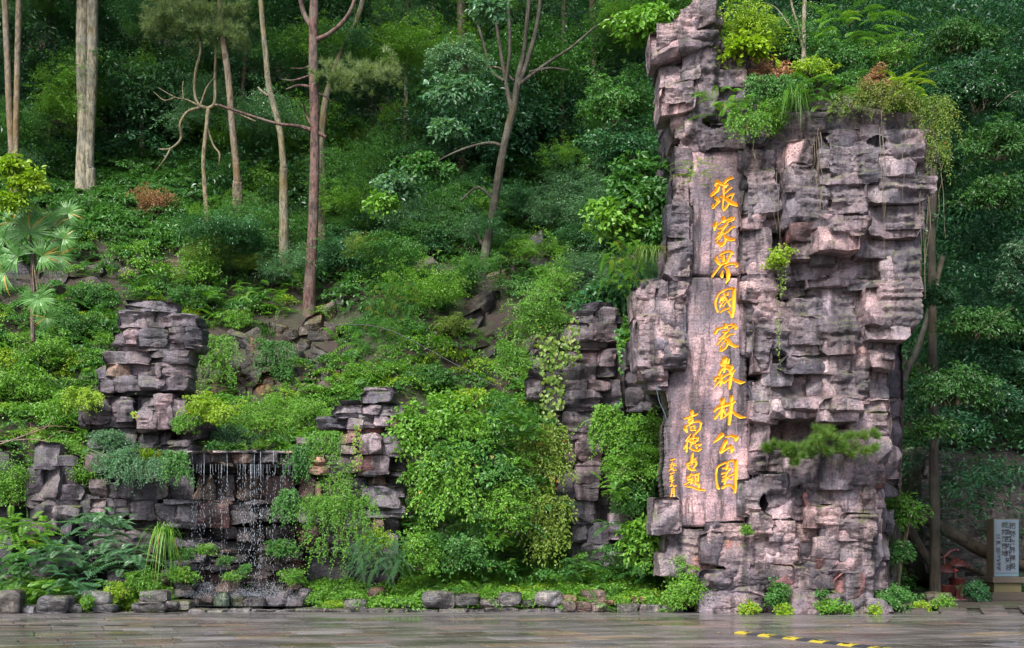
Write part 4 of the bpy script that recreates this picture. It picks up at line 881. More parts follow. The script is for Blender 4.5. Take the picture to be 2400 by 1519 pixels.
def lathe(prof, cx, cy, n=20, rib=0):
    V = []
    for r, z in prof:
        for k in range(n):
            a = 2 * math.pi * k / n; R_ = r * (1 + (rib if k % 2 else 0)); V.append((cx + R_ * math.cos(a), cy + R_ * math.sin(a), z))
    m_ = len(prof); F = [[i * n + k, i * n + (k + 1) % n, (i + 1) * n + (k + 1) % n, (i + 1) * n + k] for i in range(m_ - 1) for k in range(n)]
    return np.array(V), [np.array(F), np.arange(n)[None], np.arange((m_ - 1) * n, m_ * n)[None]]
def boxg(x0, x1, y0, y1, z0, z1, c=.01):
    V, F = [], []
    V = np.array([(x, y, z) for x in (x0, x1) for y in (y0, y1) for z in (z0, z1)], float)
    return V, [np.array([[0, 1, 3, 2], [4, 6, 7, 5], [0, 4, 5, 1], [2, 3, 7, 6], [0, 2, 6, 4], [1, 5, 7, 3]])]

# ------------------------------------------------------------------ stone tablet
YT = 33.0
tz = lambda py: EYE + (HOR - py) / FPX * YT
tx = lambda px: (px - 1200) / FPX * YT
st_ = empty('stone_tablet', (tx(2352), YT + .3, 0), 'upright stone tablet with black handwritten characters on a pale panel at the right edge', 'stone tablet')
def box(name, x0, x1, y0, y1, z0, z1, m, par=st_, col=None, bev=.012):
    V, F = boxg(x0, x1, y0, y1, z0, z1); o = obj(name, V, F, m, par, False, color=col)
    if bev:
        md = o.modifiers.new('bevel', 'BEVEL'); md.width = bev; md.segments = 2
    return o
box('plinth_step', tx(2318), tx(2398), YT - .25, YT + .8, 0, tz(1388), M['stele_stone'], col=(.35, .35, .35, 1))
box('plinth', tx(2326), tx(2390), YT - .12, YT + .65, tz(1388), tz(1366), M['stele_stone'], col=(.6, .65, .4, 1))
box('moulding', tx(2320), tx(2394), YT - .2, YT + .72, tz(1366) + .002, tz(1352), M['stele_stone'], col=(.5, .5, .5, 1))
box('slab', tx(2329), tx(2388), YT, YT + .5, tz(1352) + .002, tz(1216), M['stele_stone'], col=(.6, .58, .55, 1))
box('edge_panel', tx(2330.5), tx(2387), YT - .012, YT - .001, tz(1351), tz(1218), M['stele_frame'], bev=0)
box('inscription_panel', tx(2333), tx(2384), YT - .03, YT - .013, tz(1343), tz(1221), M['marble'], bev=.006)
def text(body, px, py, size, par, m=M['ink']):
    cu = bpy.data.curves.new('inscription', 'FONT'); cu.body = '\n'.join(body); cu.size = size; cu.extrude = .002; cu.offset = .004; cu.align_x = 'CENTER'; cu.space_line = 1.0
    o = bpy.data.objects.new('inscription', cu); COL.objects.link(o); cu.materials.append(m); o.parent = par
    o.location = Vector((tx(px), YT - .034, tz(py))) - Vector(par.location); o.rotation_euler = (math.radians(90), 0, 0)
    bpy.context.view_layer.update(); me = bpy.data.meshes.new_from_object(o.evaluated_get(bpy.context.evaluated_depsgraph_get()))
    q = bpy.data.objects.new('inscription', me); COL.objects.link(q); q.parent = par; q.location = o.location; q.rotation_euler = o.rotation_euler
    bpy.data.objects.remove(o); return q
def column(body, px, py, pitch_px, size):
    for k, ch in enumerate(body):
        if ch != ' ': text(ch, px, py + pitch_px * k, size, st_)
column('把張家界建設', 2372, 1238, 18.8, .19); column('美為國内外知名', 2362, 1236, 16.6, .19); column('的旅游勝地', 2353, 1236, 16.6, .19)
column('江澤民', 2338.5, 1262, 15.5, .15); column('一九九五年三月', 2341.5, 1298, 6.4, .08); column('九五年三月', 2337.5, 1299, 8.5, .07)

# ------------------------------------------------------------------ litter bin shaped like a stump with two hats
YB = 32.4
bzf = lambda py: EYE + (HOR - py) / FPX * YB
bxf = lambda px: (px - 1200) / FPX * YB
bn = empty('litter_bin', (bxf(2230), YB, 0), 'glazed red-brown litter bin with two ribbed mushroom hats and a curved branch', 'litter bin')
cx1, cx2 = bxf(2211), bxf(2251)
def cap(cx, cy, r, zt, zb):
    h = zt - zb; return lathe([(.03, zt), (r * .28, zt - h * .12), (r * .62, zt - h * .42), (r * .88, zt - h * .72), (r, zb + h * .04), (r * .97, zb), (r * .3, zb + h * .2), (.05, zb + h * .2)], cx, cy, 36, .03)
for (cx, cy, r, a, b_) in ((cx1, YB - .1, .335, 1322, 1342), (cx2, YB + .25, .33, 1307, 1328)):
    V, F = cap(cx, cy, r, bzf(a), bzf(b_)); obj('mushroom_cap', V, F, M['glaze'], bn, True, 45)
V, F = lathe([(.20, 0.02), (.24, .1), (.31, bzf(1376)), (.33, bzf(1372)), (.33, bzf(1370)), (.28, bzf(1371)), (.24, .12)], cx1, YB - .1, 28); obj('tub', V, F, M['glaze'], bn, True, 40)
V, F = lathe([(.20, 0.06), (.20, .12), (.215, bzf(1362)), (.25, bzf(1358)), (.25, bzf(1355)), (.19, bzf(1356)), (.17, .2)], cx2, YB + .25, 28); obj('tub', V, F, M['glaze'], bn, True, 40)
V, F = lathe([(.30, 0.0), (.31, .02), (.30, .055), (.1, .065)], cx2, YB + .25, 28); obj('base_plate', V, F, M['glaze'], bn, True, 40, color=(1.6, 1.6, 1.6, 1))
bp = [(bxf(x), YB - .1 + (x - 2180) * .004, bzf(y), r) for x, y, r in ((2184, 1336, .03), (2185, 1322, .035), (2198, 1311, .04), (2216, 1304, .045), (2228, 1294, .045), (2242, 1289, .045), (2251, 1290, .05))]
V, F = tube_geo([bp, [(bxf(2216), YB - .1, bzf(1304), .05), (bxf(2221), YB - .14, bzf(1303), .05)], [(bxf(2246), YB + .15, bzf(1290), .06), (bxf(2251), YB + .15, bzf(1290), .06)]], 10, 5, .15); obj('branch', V, [F], M['glaze'], bn)
V, F = tube_geo([[(cx1 - .02, YB - .1, bzf(1325), .03), (cx1 - .02, YB - .1, bzf(1304), .03)], [(cx1 - .13, YB, .05, .07), (cx1 - .12, YB, bzf(1335), .06)], [(cx2 + .02, YB + .42, .05, .05), (cx2, YB + .42, bzf(1318), .05)]], 10, 4, .1); obj('post', V, [F], M['glaze'], bn)
V, F = lathe([(.05, 0), (.05, .004), (.01, .005)], 0, 0, 12); V = V @ np.array([[1, 0, 0], [0, .6, .5], [0, -.5, .6]]) + np.array([bxf(2229), YB - .38, bzf(1336)])
obj('sticker', V, F, M['glaze_red'], bn)

# drain covers along the left of the plaza
for k, (px, lab) in enumerate(((25, 'long slotted drain cover nearest the left edge of the plaza'), (92, 'second slotted drain cover from the left on the plaza'), (155, 'third slotted drain cover, left of the darker joint'), (272, 'slotted drain cover below the squared speckled kerb block'))):
    Y = 22.3; x0, x1 = P(px - 28, 0, Y)[0], P(px + 28, 0, Y)[0]
    e_ = empty('drain_cover', ((x0 + x1) / 2, Y, 0), lab, 'drain cover', 'slotted drain covers')
    V, F = boxg(x0, x1, Y - .14, Y + .14, -.03, .006); obj('frame', V, F, M['paving'], e_, False, color=(.8, .75, .7, 1))
    for j in range(14):
        xx = x0 + .04 + (x1 - x0 - .08) * j / 13; V, F = boxg(xx - .008, xx + .008, Y - .10, Y + .10, .001, .010); obj('slot', V, F, M['ink'], e_, False)

# ------------------------------------------------------------------ foliage builders
def rot_frame(d, up):
    d = d / np.maximum(np.linalg.norm(d, axis=1, keepdims=True), 1e-9)
    s = np.cross(d, up); s /= np.maximum(np.linalg.norm(s, axis=1, keepdims=True), 1e-9)
    n = np.cross(s, d); return d, s, n
TPL = {
 'leaf': (np.array([[0, 0, 0], [.45, .5, .10], [1, 0, -.12], [.45, -.5, .10]]), np.array([[0, 1, 2], [0, 2, 3]])),
 'wide': (np.array([[0, 0, 0], [.25, .42, .08], [.62, .40, .05], [1, 0, -.18], [.62, -.40, .05], [.25, -.42, .08]]), np.array([[0, 1, 2], [0, 2, 3], [0, 3, 4], [0, 4, 5]])),
 'blade': (np.array([[0, .5, 0], [0, -.5, 0], [.4, .45, .02], [.4, -.45, .02], [.75, .3, -.10], [.75, -.3, -.10], [1, 0, -.30]]), np.array([[0, 2, 3], [0, 3, 1], [2, 4, 5], [2, 5, 3], [4, 6, 5]])),
 'needle': (np.array([[0, .5, 0], [0, -.5, 0], [1, 0, 0]]), np.array([[0, 1, 2]])),
}
def leaves(pos, d, up, L, W, tint, tpl='leaf'):
    """one leaf per row; returns V, F(tri), tint per vertex"""
    T, TF = TPL[tpl]
    d, s, n = rot_frame(d, up)
    L = np.broadcast_to(L, (len(pos),)); W = np.broadcast_to(W, (len(pos),))
    V = pos[:, None] + T[None, :, 0:1] * (d * L[:, None])[:, None] + T[None, :, 1:2] * (s * W[:, None])[:, None] + T[None, :, 2:3] * (n * L[:, None])[:, None]
    k = len(T); F = (TF[None] + k * np.arange(len(pos))[:, None, None]).reshape(-1, 3)
    return V.reshape(-1, 3), F, np.repeat(tint, k)
def merge(parts):
    Vs, Fs, Ts, b = [], [], [], 0
    for V, F, T in parts: Vs.append(V); Fs.append(F + b); Ts.append(T); b += len(V)
    return np.concatenate(Vs), np.concatenate(Fs), np.concatenate(Ts)
def unit(v): return v / np.maximum(np.linalg.norm(v, axis=1, keepdims=True), 1e-9)
def sprays(rg, C, Nn, r, per, L, W, tpl='leaf', droop=.25, jitter=.45):
    """leaf discs: C spray centres, Nn the way each disc faces"""
    n_ = len(C) * per
    c = np.repeat(C, per, 0); nn = np.repeat(unit(Nn), per, 0)
    rad = r * np.sqrt(rg.rand(n_)) * np.repeat(rg.uniform(.6, 1.3, len(C)), per); th = rg.uniform(0, 2 * np.pi, n_)
    u = unit(np.cross(nn, np.array([[.3, .2, 1.]]))); w_ = np.cross(nn, u)
    radial = u * np.cos(th)[:, None] + w_ * np.sin(th)[:, None]
    pos = c + radial * rad[:, None] + nn * (rg.normal(0, .10 * r, n_))[:, None]
    pos[:, 2] -= droop * rad ** 2 / r
    d = radial + rg.normal(0, .5, (n_, 3)) + np.array([0, 0, -.15])
    up = nn + rg.normal(0, jitter, (n_, 3))
    tint = np.clip(.35 * np.repeat(rg.rand(len(C)), per) + .65 * rg.rand(n_), 0, 1)
    return leaves(pos, d, up, L * rg.uniform(.6, 1.25, n_), W * rg.uniform(.7, 1.2, n_), tint, tpl)
def dome_points(rg, n_, rx, ry, rz, lump=.25, low=-.5):
    d = unit(rg.normal(0, 1, (n_ * 3, 3))); d = d[d[:, 2] > low][:n_]
    k = rg.uniform(.55, 1.02, len(d)) ** .6 * (1 + lump * vn(d * 2.3 + rg.uniform(-9, 9, 3), 4))
    return d * k[:, None] * np.array([rx, ry, rz]), d * np.array([1 / rx, 1 / ry, 1 / rz])
TW = []
def g_bush(rg, w_, h_, L, W, tpl='leaf', dens=1., sr=None, droop=.3):
    """twigs fan out from the base; flattish leaf sprays sit along their outer halves"""
    rx, rz = w_ / 2, h_ / 2; ry = max(min(rx, rz * 1.4) * .8, .12)
    sr = sr or max(.08, min(.26, .30 * min(rx, rz) + .04))
    area = rx * rz + rx * ry + ry * rz
    nt_ = int(dens * 1.05 * area / (sr * sr)) + 7
    tips, nn = dome_points(rg, nt_, rx, ry, rz, .45, -.75); nt_ = len(tips)
    tips = tips * rg.uniform(.72, 1.22, (nt_, 1))
    base = np.stack([rg.normal(0, .10, nt_) * w_, rg.normal(0, .06, nt_) * w_, np.full(nt_, -h_ * .42)], -1)
    C, Nn = [], []
    TW.clear()
    for k in range(nt_):
        mid_ = .45 * base[k] + .55 * tips[k] + np.array([0, 0, .12 * h_]) + rg.normal(0, .05, 3)
        for t in (rg.uniform(.45, .62), rg.uniform(.7, .85), 1.0):
            C.append((1 - t) ** 2 * base[k] + 2 * t * (1 - t) * mid_ + t * t * tips[k])
            Nn.append(.35 * nn[k] / max(np.linalg.norm(nn[k]), 1e-6) + np.array([0, -.25, .8]) + rg.normal(0, .28, 3))
        if k < 14: TW.append((base[k], mid_, tips[k]))
    C, Nn = np.array(C), np.array(Nn)
    per = int(np.clip(1.25 * math.pi * sr * sr / (L * W), 7, 42))
    return sprays(rg, C, Nn, sr, per, L, W, tpl, droop, .5)
def g_cascade(rg, w_, h_, L, W, tpl='leaf', dens=1.):
    """long arching, drooping twigs with leaves along them"""
    n_ = int(46 * dens * max(.4, w_ * h_) ** .5 * 1.5); out = []
    for k in range(n_):
        x = rg.uniform(-.5, .5) * w_ * .75; z0 = h_ * (.5 - .75 * rg.rand() ** 1.5)
        dx = (x / w_) * 1.4 + rg.normal(0, .3); m_ = int(rg.uniform(22, 50)); t = np.linspace(0, 1, m_)
        ln = rg.uniform(.25, .6) * h_ ** .5 * .8
        px_ = x + dx * ln * t; py_ = -rg.uniform(.0, .5) * t ** .7 * .6 - rg.uniform(0, .25); pz = z0 + .15 * ln * np.sin(t * 2.2) - ln * 1.15 * t ** 2.2
        p = np.stack([px_, py_, pz], -1) + rg.normal(0, .03, (m_, 3))
        d = np.stack([np.full(m_, dx) + rg.normal(0, 1, m_), rg.normal(-.2, .8, m_), -.4 - t + rg.normal(0, .5, m_)], -1)
        up = np.array([0, -.6, .8]) + rg.normal(0, .4, (m_, 3))
        out.append(leaves(p, d, up, L * rg.uniform(.6, 1.2, m_), W * rg.uniform(.7, 1.2, m_), np.clip(.4 * rg.rand() + .6 * rg.rand(m_), 0, 1), tpl))
    return merge(out)
def g_frond(rg, base, d, length, pin, pw, n_=16, droop=.5, tint=.5):
    d = d / np.linalg.norm(d); t = np.linspace(.12, 1, n_)
    c = base + d * (length * t)[:, None]; c[:, 2] -= droop * length * t ** 2 * .6
    tg = np.gradient(c, axis=0); tg = unit(tg); s = unit(np.cross(tg, np.array([[0, 0, 1.]]))); nrm = unit(np.cross(s, tg))
    w_ = pin * np.sin(np.pi * (t * .82 + .12)) ** .7
    parts = []
    for sg in (-1, 1):
        dd = s * sg + tg * .45 + rg.normal(0, .05, (n_, 3)) - nrm * .15
        parts.append(leaves(c, dd, nrm + rg.normal(0, .1, (n_, 3)), w_, np.full(n_, pw), np.full(n_, tint) * rg.uniform(.85, 1.15, n_), 'leaf'))
    parts.append(leaves(c[:-1], np.diff(c, axis=0), nrm[:-1], np.linalg.norm(np.diff(c, axis=0), axis=1) * 1.1, np.full(n_ - 1, .008), np.full(n_ - 1, tint * .7), 'leaf'))
    return merge(parts)
def g_fern(rg, w_, h_, L=.16, W=.045, dens=1.):
    """pinnate fronds springing from several crowns"""
    n_ = int(14 * dens * max(.5, (w_ * h_)) ** .8) + 6; out = []
    for k in range(n_):
        b = np.array([rg.uniform(-.38, .38) * w_, rg.uniform(-.3, .3) * min(w_, 1.2), rg.uniform(-.5, .22) * h_])
        a = rg.uniform(0, 2 * np.pi)
        d = np.array([math.cos(a) + b[0] / w_, math.sin(a) * .8 - .35, rg.uniform(.15, .9)])
        ln = rg.uniform(.5, .95) * min(1.3, max(.45, h_)) ** .6
        out.append(g_frond(rg, b, d, ln, L * rg.uniform(.8, 1.2), W, 14, rg.uniform(.5, 1.2), rg.rand() * .9))
    return merge(out)
def g_grass(rg, w_, h_, W=.018, n_=110, hang=0.):
    a = rg.uniform(0, 2 * np.pi, n_)
    cl = rg.randint(0, 5, n_); pos = np.stack([(cl - 2) * .13 * w_ + rg.normal(0, .05 * w_, n_), rg.normal(0, .08 * w_, n_), (-h_ / 2 if not hang else h_ * .2) + rg.normal(0, .04 * h_, n_)], -1)
    parts = []
    L = h_ * rg.uniform(.4, 1.1, n_)
    d = np.stack([np.cos(a) * w_ / h_ * rg.uniform(.1, .8, n_), np.sin(a) * .35 - .1, rg.uniform(.75, 1.1, n_)], -1)
    d = unit(d); seg = 5; t = np.linspace(0, 1, seg + 1)
    c = pos[:, None] + d[:, None] * (L[:, None] * t)[:, :, None]
    bend = rg.uniform(.2, .8, n_) + hang * 1.1
    c[:, :, 2] -= (bend * L)[:, None] * t ** 2.2
    out = np.stack([np.cos(a), np.sin(a) * .5 - .3, np.zeros(n_)], -1); c += out[:, None] * (.22 * L[:, None] * t ** 2)[:, :, None]
    s = unit(np.cross(d, out + 1e-3)); hw = W * (1 - t ** 2 * .95)
    Lf = c + s[:, None] * hw[None, :, None] / 2; R = c - s[:, None] * hw[None, :, None] / 2
    V = np.stack([Lf, R], 2).reshape(n_, -1, 3); k = 2 * (seg + 1)
    tf = []
    for j in range(seg): tf += [[2 * j, 2 * j + 1, 2 * j + 3], [2 * j, 2 * j + 3, 2 * j + 2]]
    F = (np.array(tf)[None] + k * np.arange(n_)[:, None, None]).reshape(-1, 3)
    return V.reshape(-1, 3), F, np.repeat(rg.rand(n_), k)
def g_pine(rg, w_, h_, n_=60, L=.16):
    """needle tufts over a flat layered crown"""
    C = np.stack([rg.uniform(-.5, .5, n_) * w_, rg.normal(0, .22, n_) * min(w_, 2), rg.normal(0, .22, n_) * h_], -1)
    m_ = 55; c = np.repeat(C, m_, 0); ax = np.repeat(unit(np.stack([C[:, 0] / w_ * 1.5, rg.normal(-.3, .4, n_), rg.uniform(.3, 1, n_)], -1)), m_, 0)
    d = unit(rg.normal(0, 1, (n_ * m_, 3))) + ax * .8
    tint = np.clip(.4 * np.repeat(rg.rand(n_), m_) + .6 * rg.rand(n_ * m_), 0, 1)
    return leaves(c + ax * rg.uniform(-.06, .08, n_ * m_)[:, None], d, rg.normal(0, 1, (n_ * m_, 3)), L * rg.uniform(.7, 1.2, n_ * m_), np.full(n_ * m_, .016), tint, 'needle')
def g_vine(rg, w_, h_, L=.11, W=.11, dens=1., tpl='wide'):
    """leaves lying like tiles over a rock face, facing outwards"""
    n_ = int(dens * 1.5 * w_ * h_ / (L * W)) + 10
    u, v = rg.uniform(-.5, .5, n_), rg.uniform(-.5, .5, n_)
    m_ = fbm(np.stack([u * w_ * 2.2, v * h_ * 1.3, u * 0 + rg.uniform(0, 9)], -1), 3, 3) + .25 - 1.2 * np.abs(u) ** 2 * 2
    k = m_ > -.08; u, v = u[k], v[k]; n_ = len(u)
    pos = np.stack([u * w_, -.10 + rg.normal(0, .07, n_) - .12 * np.clip(m_[k], 0, 1), v * h_], -1)
    d = np.stack([rg.normal(0, .5, n_), rg.normal(-.35, .25, n_), -1 + rg.normal(0, .4, n_)], -1)
    up = np.stack([rg.normal(0, .35, n_), np.full(n_, -1.), rg.uniform(.2, 1.1, n_)], -1)
    return leaves(pos, d, up, L * rg.uniform(.5, 1.25, n_), W * rg.uniform(.6, 1.2, n_), np.clip(rg.rand(n_) * .9 + .1 * rg.rand(), 0, 1), tpl)
def g_fan(rg, r=.5):
    """one palm fan"""
    n_ = 30; a = np.linspace(-2.3, 2.3, n_)
    d = np.stack([np.sin(a), -.18 + .1 * np.cos(a), np.cos(a)], -1)
    return leaves(np.zeros((n_, 3)), d, np.tile([[0, -1., .15]], (n_, 1)) + rg.normal(0, .25, (n_, 3)), r * rg.uniform(.85, 1.05, n_), np.full(n_, r * .085), rg.uniform(.2, 1, n_), 'blade')
def g_feather(rg, w_, h_):
    """plumes of very fine drooping leaflets"""
    n_ = int(85 * w_ * h_) + 30; out = []
    for k in range(n_):
        b = np.array([rg.uniform(-.45, .45) * w_, rg.uniform(-.3, .1), (rg.uniform(-.45, .5)) * h_])
        d = np.array([rg.normal(0, .5), rg.normal(-.4, .3), rg.uniform(-.5, .5)])
        out.append(g_frond(rg, b, d, rg.uniform(.3, .5), .075, .010, 16, 1.1, rg.rand()))
    return merge(out)

seeds = [500]
PL = []
def plant(kind, px, py, w, h, Y, m, leaf, label, cat, name=None, group=None, color=None, stems=True, dens=1., lw=.5, yo=0.):
    """a plant filling a w x h photo-pixel box centred at (px, py)"""
    seeds[0] += 1; rg = np.random.RandomState(seeds[0])
    if Y is None: Y = hit(px, py + h * .35)[1] - .35
    sc = Y / FPX; W_, H_ = w * sc, h * sc; c = np.array(P(px, py, Y)) + np.array([0, yo, 0])
    if kind == 'bush': G = g_bush(rg, W_, H_, leaf, leaf * lw, 'leaf', dens)
    elif kind == 'broad': G = g_bush(rg, W_, H_, leaf, leaf * .62, 'wide', dens, sr=leaf * 2.0)
    elif kind == 'cascade': G = g_cascade(rg, W_, H_, leaf, leaf * .55, 'leaf', dens)
    elif kind == 'fern': G = g_fern(rg, W_, H_, leaf * .72, leaf * .17, dens * 1.3)
    elif kind == 'grass': G = g_grass(rg, W_, H_, n_=int(110 * dens))
    elif kind == 'hang': G = g_grass(rg, W_, H_, n_=int(130 * dens), hang=1.)
    elif kind == 'pine': G = g_pine(rg, W_, H_, int(60 * dens), leaf)
    elif kind == 'vine': G = g_vine(rg, W_, H_, leaf, leaf, dens)
    elif kind == 'feather': G = g_feather(rg, W_, H_)
    V, F, T = G
    name = name or {'fern': 'fern', 'grass': 'grass_tuft', 'hang': 'grass_tuft', 'vine': 'climbing_vine', 'pine': 'pine_branch'}.get(kind, 'shrub')
    zb = c[2] - H_ / 2
    if stems and kind in ('bush', 'broad', 'cascade', 'feather'):
        e_ = empty(name, (c[0], c[1], zb), label, cat, group)
        o = obj('foliage', V + c, [F], M[m], e_, False, tint=T, color=color)
        if kind in ('bush', 'broad'): paths = [[(*(b_ + c), .016), (*(m_ + c), .011), (*(t_ + c), .004)] for b_, m_, t_ in TW]
        else:
            paths = []
            for k in range(7):
                a = rg.uniform(-1, 1); b = rg.uniform(-1, 1)
                paths.append([(c[0] + .08 * a, c[1] + .1, c[2] - H_ * .1, .018), (c[0] + a * W_ * .16, c[1] + .05 + b * .1, c[2] + H_ * .2, .012), (c[0] + a * W_ * .38, c[1] + b * .2, c[2] + H_ * .1, .006), (c[0] + a * W_ * .45, c[1] + b * .2, c[2] - H_ * .2, .004)])
        Vt, Ft = tube_geo(paths, 5, 3, .1); obj('stems', Vt, [Ft], M['twig'], e_)
        return e_
    o = obj(name, V + c, [F], M[m], None, False, tint=T, color=color)
    return tag(o, label, cat, group)

# ------------------------------------------------------------------ plants on the pillar
T = YP
plant('bush', 1752, 62, 165, 130, T + .5, 'leaf_lime', .075, 'dense lime-green rounded shrub on the very top of the pillar', 'shrub', dens=1.5)
plant('bush', 1848, 90, 130, 110, T + 1.1, 'leaf_mid', .075, 'darker green shrub in shade behind the lime shrub on the pillar top', 'shrub')
plant('broad', 1745, 105, 85, 50, T - .1, 'leaf_lime', .19, 'sprig of long yellow-green leaves hanging below the lime shrub', 'shrub', dens=.8)
plant('fern', 1995, 55, 220, 110, T + 1.0, 'leaf_bright', .17, 'airy pinnate-leaved shrub right of the sapling on the pillar top', 'shrub', 'pinnate_shrub', dens=1.6)
plant('bush', 1945, 125, 150, 90, T + .6, 'leaf_mid', .08, 'round-leaved green shrub at the foot of the sapling on the pillar', 'shrub')
plant('bush', 2090, 120, 110, 80, T + .9, 'leaf_bright', .07, 'thin leggy shrub standing up at the right of the pillar top', 'shrub', dens=.5)
plant('bush', 1805, 168, 115, 55, T + .2, 'dry', .07, 'withered pinkish-grey flower heads on the pillar shoulder', 'dry shrub', dens=.8, color=(1.5, 1.5, 1.9, 1))
plant('fern', 1715, 245, 150, 90, T - .35, 'leaf_bright', .15, 'light green shrub with layered ferny leaves above the inscription', 'shrub', 'pinnate_shrub', dens=1.5)
plant('bush', 1790, 275, 120, 110, T - .1, 'leaf_bright', .06, 'mixed small-leaved growth spilling over the block above the first character', 'shrub', dens=.8)
plant('cascade', 1800, 225, 120, 80, T - .1, 'leaf_mid', .07, 'grey-green tangle below the withered flower heads', 'shrub')
plant('hang', 1862, 245, 55, 100, T - .4, 'leaf_bright', .1, 'hanging grass tuft in the middle of the pillar top', 'grass tuft', dens=1.5)
plant('fern', 1930, 205, 110, 80, T - .5, 'leaf_bright', .17, 'pinnate leaves turning yellow at the tips, right of the hanging grass', 'shrub', 'pinnate_shrub', dens=1.4)
plant('bush', 1900, 160, 120, 60, T + .1, 'leaf_lime', .08, 'yellow-green leafy patch at the base of the sapling', 'shrub')
plant('bush', 2048, 185, 60, 60, T - .3, 'dry', .06, 'rust-red withered plant on the right shoulder of the pillar', 'dry shrub', dens=1.2)
plant('fern', 2110, 190, 120, 80, T - .4, 'leaf_lime', .12, 'lime ferny clump on the right shoulder of the pillar', 'fern', dens=2.2)
plant('cascade', 2070, 235, 160, 80, T - .6, 'vine', .05, 'brown and green trailing mat under the lime ferny clump', 'creeper', 'creeper', dens=1.2, color=(1, .8, .8, 1))
plant('cascade', 2185, 330, 80, 190, T - .3, 'vine', .05, 'mass of yellow-green and brown trailing stems at the upper right corner of the pillar', 'creeper', 'creeper', dens=1.4)
plant('bush', 1830, 600, 60, 60, T - .5, 'leaf_lime', .06, 'small lime plant growing from a crack in the middle of the pillar', 'small plant', dens=.7)
plant('vine', 1828, 650, 22, 100, T - .35, 'vine', .05, 'thin leafy trailer hanging below the small lime plant', 'vine', dens=.7)
plant('vine', 1822, 780, 10, 200, T - .75, 'vine', .04, 'single thread of tiny leaves hanging down the middle of the pillar', 'vine', dens=.6)
plant('fern', 1625, 395, 40, 80, T - .5, 'leaf_lime', .08, 'yellow-green fern left of the top of the inscription', 'fern', dens=2)
plant('hang', 1525, 600, 75, 60, T - .1, 'needle', .1, 'straw-coloured grass tuft on the bracket left of the inscription', 'grass tuft', dens=1.6)
plant('feather', 1462, 625, 100, 120, T + .4, 'leaf_bright', .1, 'wispy pale green shrub on the bracket left of the inscription', 'shrub')
plant('bush', 1748, 1240, 22, 24, T - .6, 'leaf_bright', .05, 'tiny plant below the last big character', 'small plant', stems=False)
plant('bush', 1990, 195, 120, 60, T + .1, 'leaf_mid', .07, 'green brush covering the pillar top between the pinnate leaves and the withered plant', 'shrub', dens=1.1)
plant('bush', 2125, 235, 100, 70, T - .2, 'leaf_bright', .06, 'bright brush on the right corner of the pillar top', 'shrub')
plant('bush', 1860, 205, 110, 60, T + .1, 'leaf_mid', .06, 'brush hiding the rock below the sapling', 'shrub')
plant('cascade', 1990, 250, 120, 50, T - .5, 'vine', .05, 'creeper lying over the dark rock right of the pinnate leaves', 'creeper')
plant('cascade', 1745, 300, 110, 60, T - .5, 'leaf_bright', .06, 'trailing leaves above the top of the inscription', 'creeper')
# plants at the foot of the pillar
for i, (px, py, w, h, Y, m, lab) in enumerate(((1758, 1425, 45, 34, 26.0, 'leaf_lime', 'lime leafy plant at the foot of the pillar, left of the centre'), (1820, 1395, 50, 80, 26.3, 'leaf_mid', 'dark trailing plant in the notch between the two base boulders'), (1838, 1428, 40, 30, 25.9, 'leaf_lime', 'grassy sprout left of the jutting base boulder'),
    (1945, 1420, 55, 36, 25.9, 'leaf_bright', 'bright plant at the right end of the jutting base boulder'), (1926, 1392, 20, 22, 26.0, 'leaf_mid', 'small fern in the joint above the jutting base boulder'), (1985, 1424, 22, 26, 25.9, 'leaf_bright', 'small plant before the pale base stones of the pillar'), (2052, 1425, 22, 28, 25.9, 'leaf_lime', 'lime tuft before the right base stones of the pillar'),
    (2090, 1402, 100, 60, 26.9, 'leaf_mid', 'leafy clump with small blue flowers at the right foot of the pillar'), (2205, 1410, 70, 30, 28.0, 'leaf_bright', 'bright clump growing against the mossy rock near the litter bin'), (2160, 1418, 50, 20, 27.6, 'leaf_lime', 'low bright weeds left of the mossy rock near the litter bin'),
    (1605, 1385, 110, 95, 26.8, 'leaf_bright', 'bright green leafy bank against the left foot of the pillar'), (1590, 1330, 40, 60, 27.0, 'leaf_bright', 'tall soft weed in front of the red-patched blocks'), (2080, 1385, 60, 40, 27.8, 'leaf_mid', 'dark weeds behind the right edge of the pillar'), (2290, 1385, 60, 50, 31.5, 'leaf_dark', 'low dark shrub between the litter bin and the stone tablet'), (2395, 1380, 60, 60, 33.4, 'leaf_dark', 'dark weeds right of the stone tablet'))):
    plant('bush', px, py, w, h, Y, m, .075, lab, 'plant', 'leafy_plant', dens=1.4)

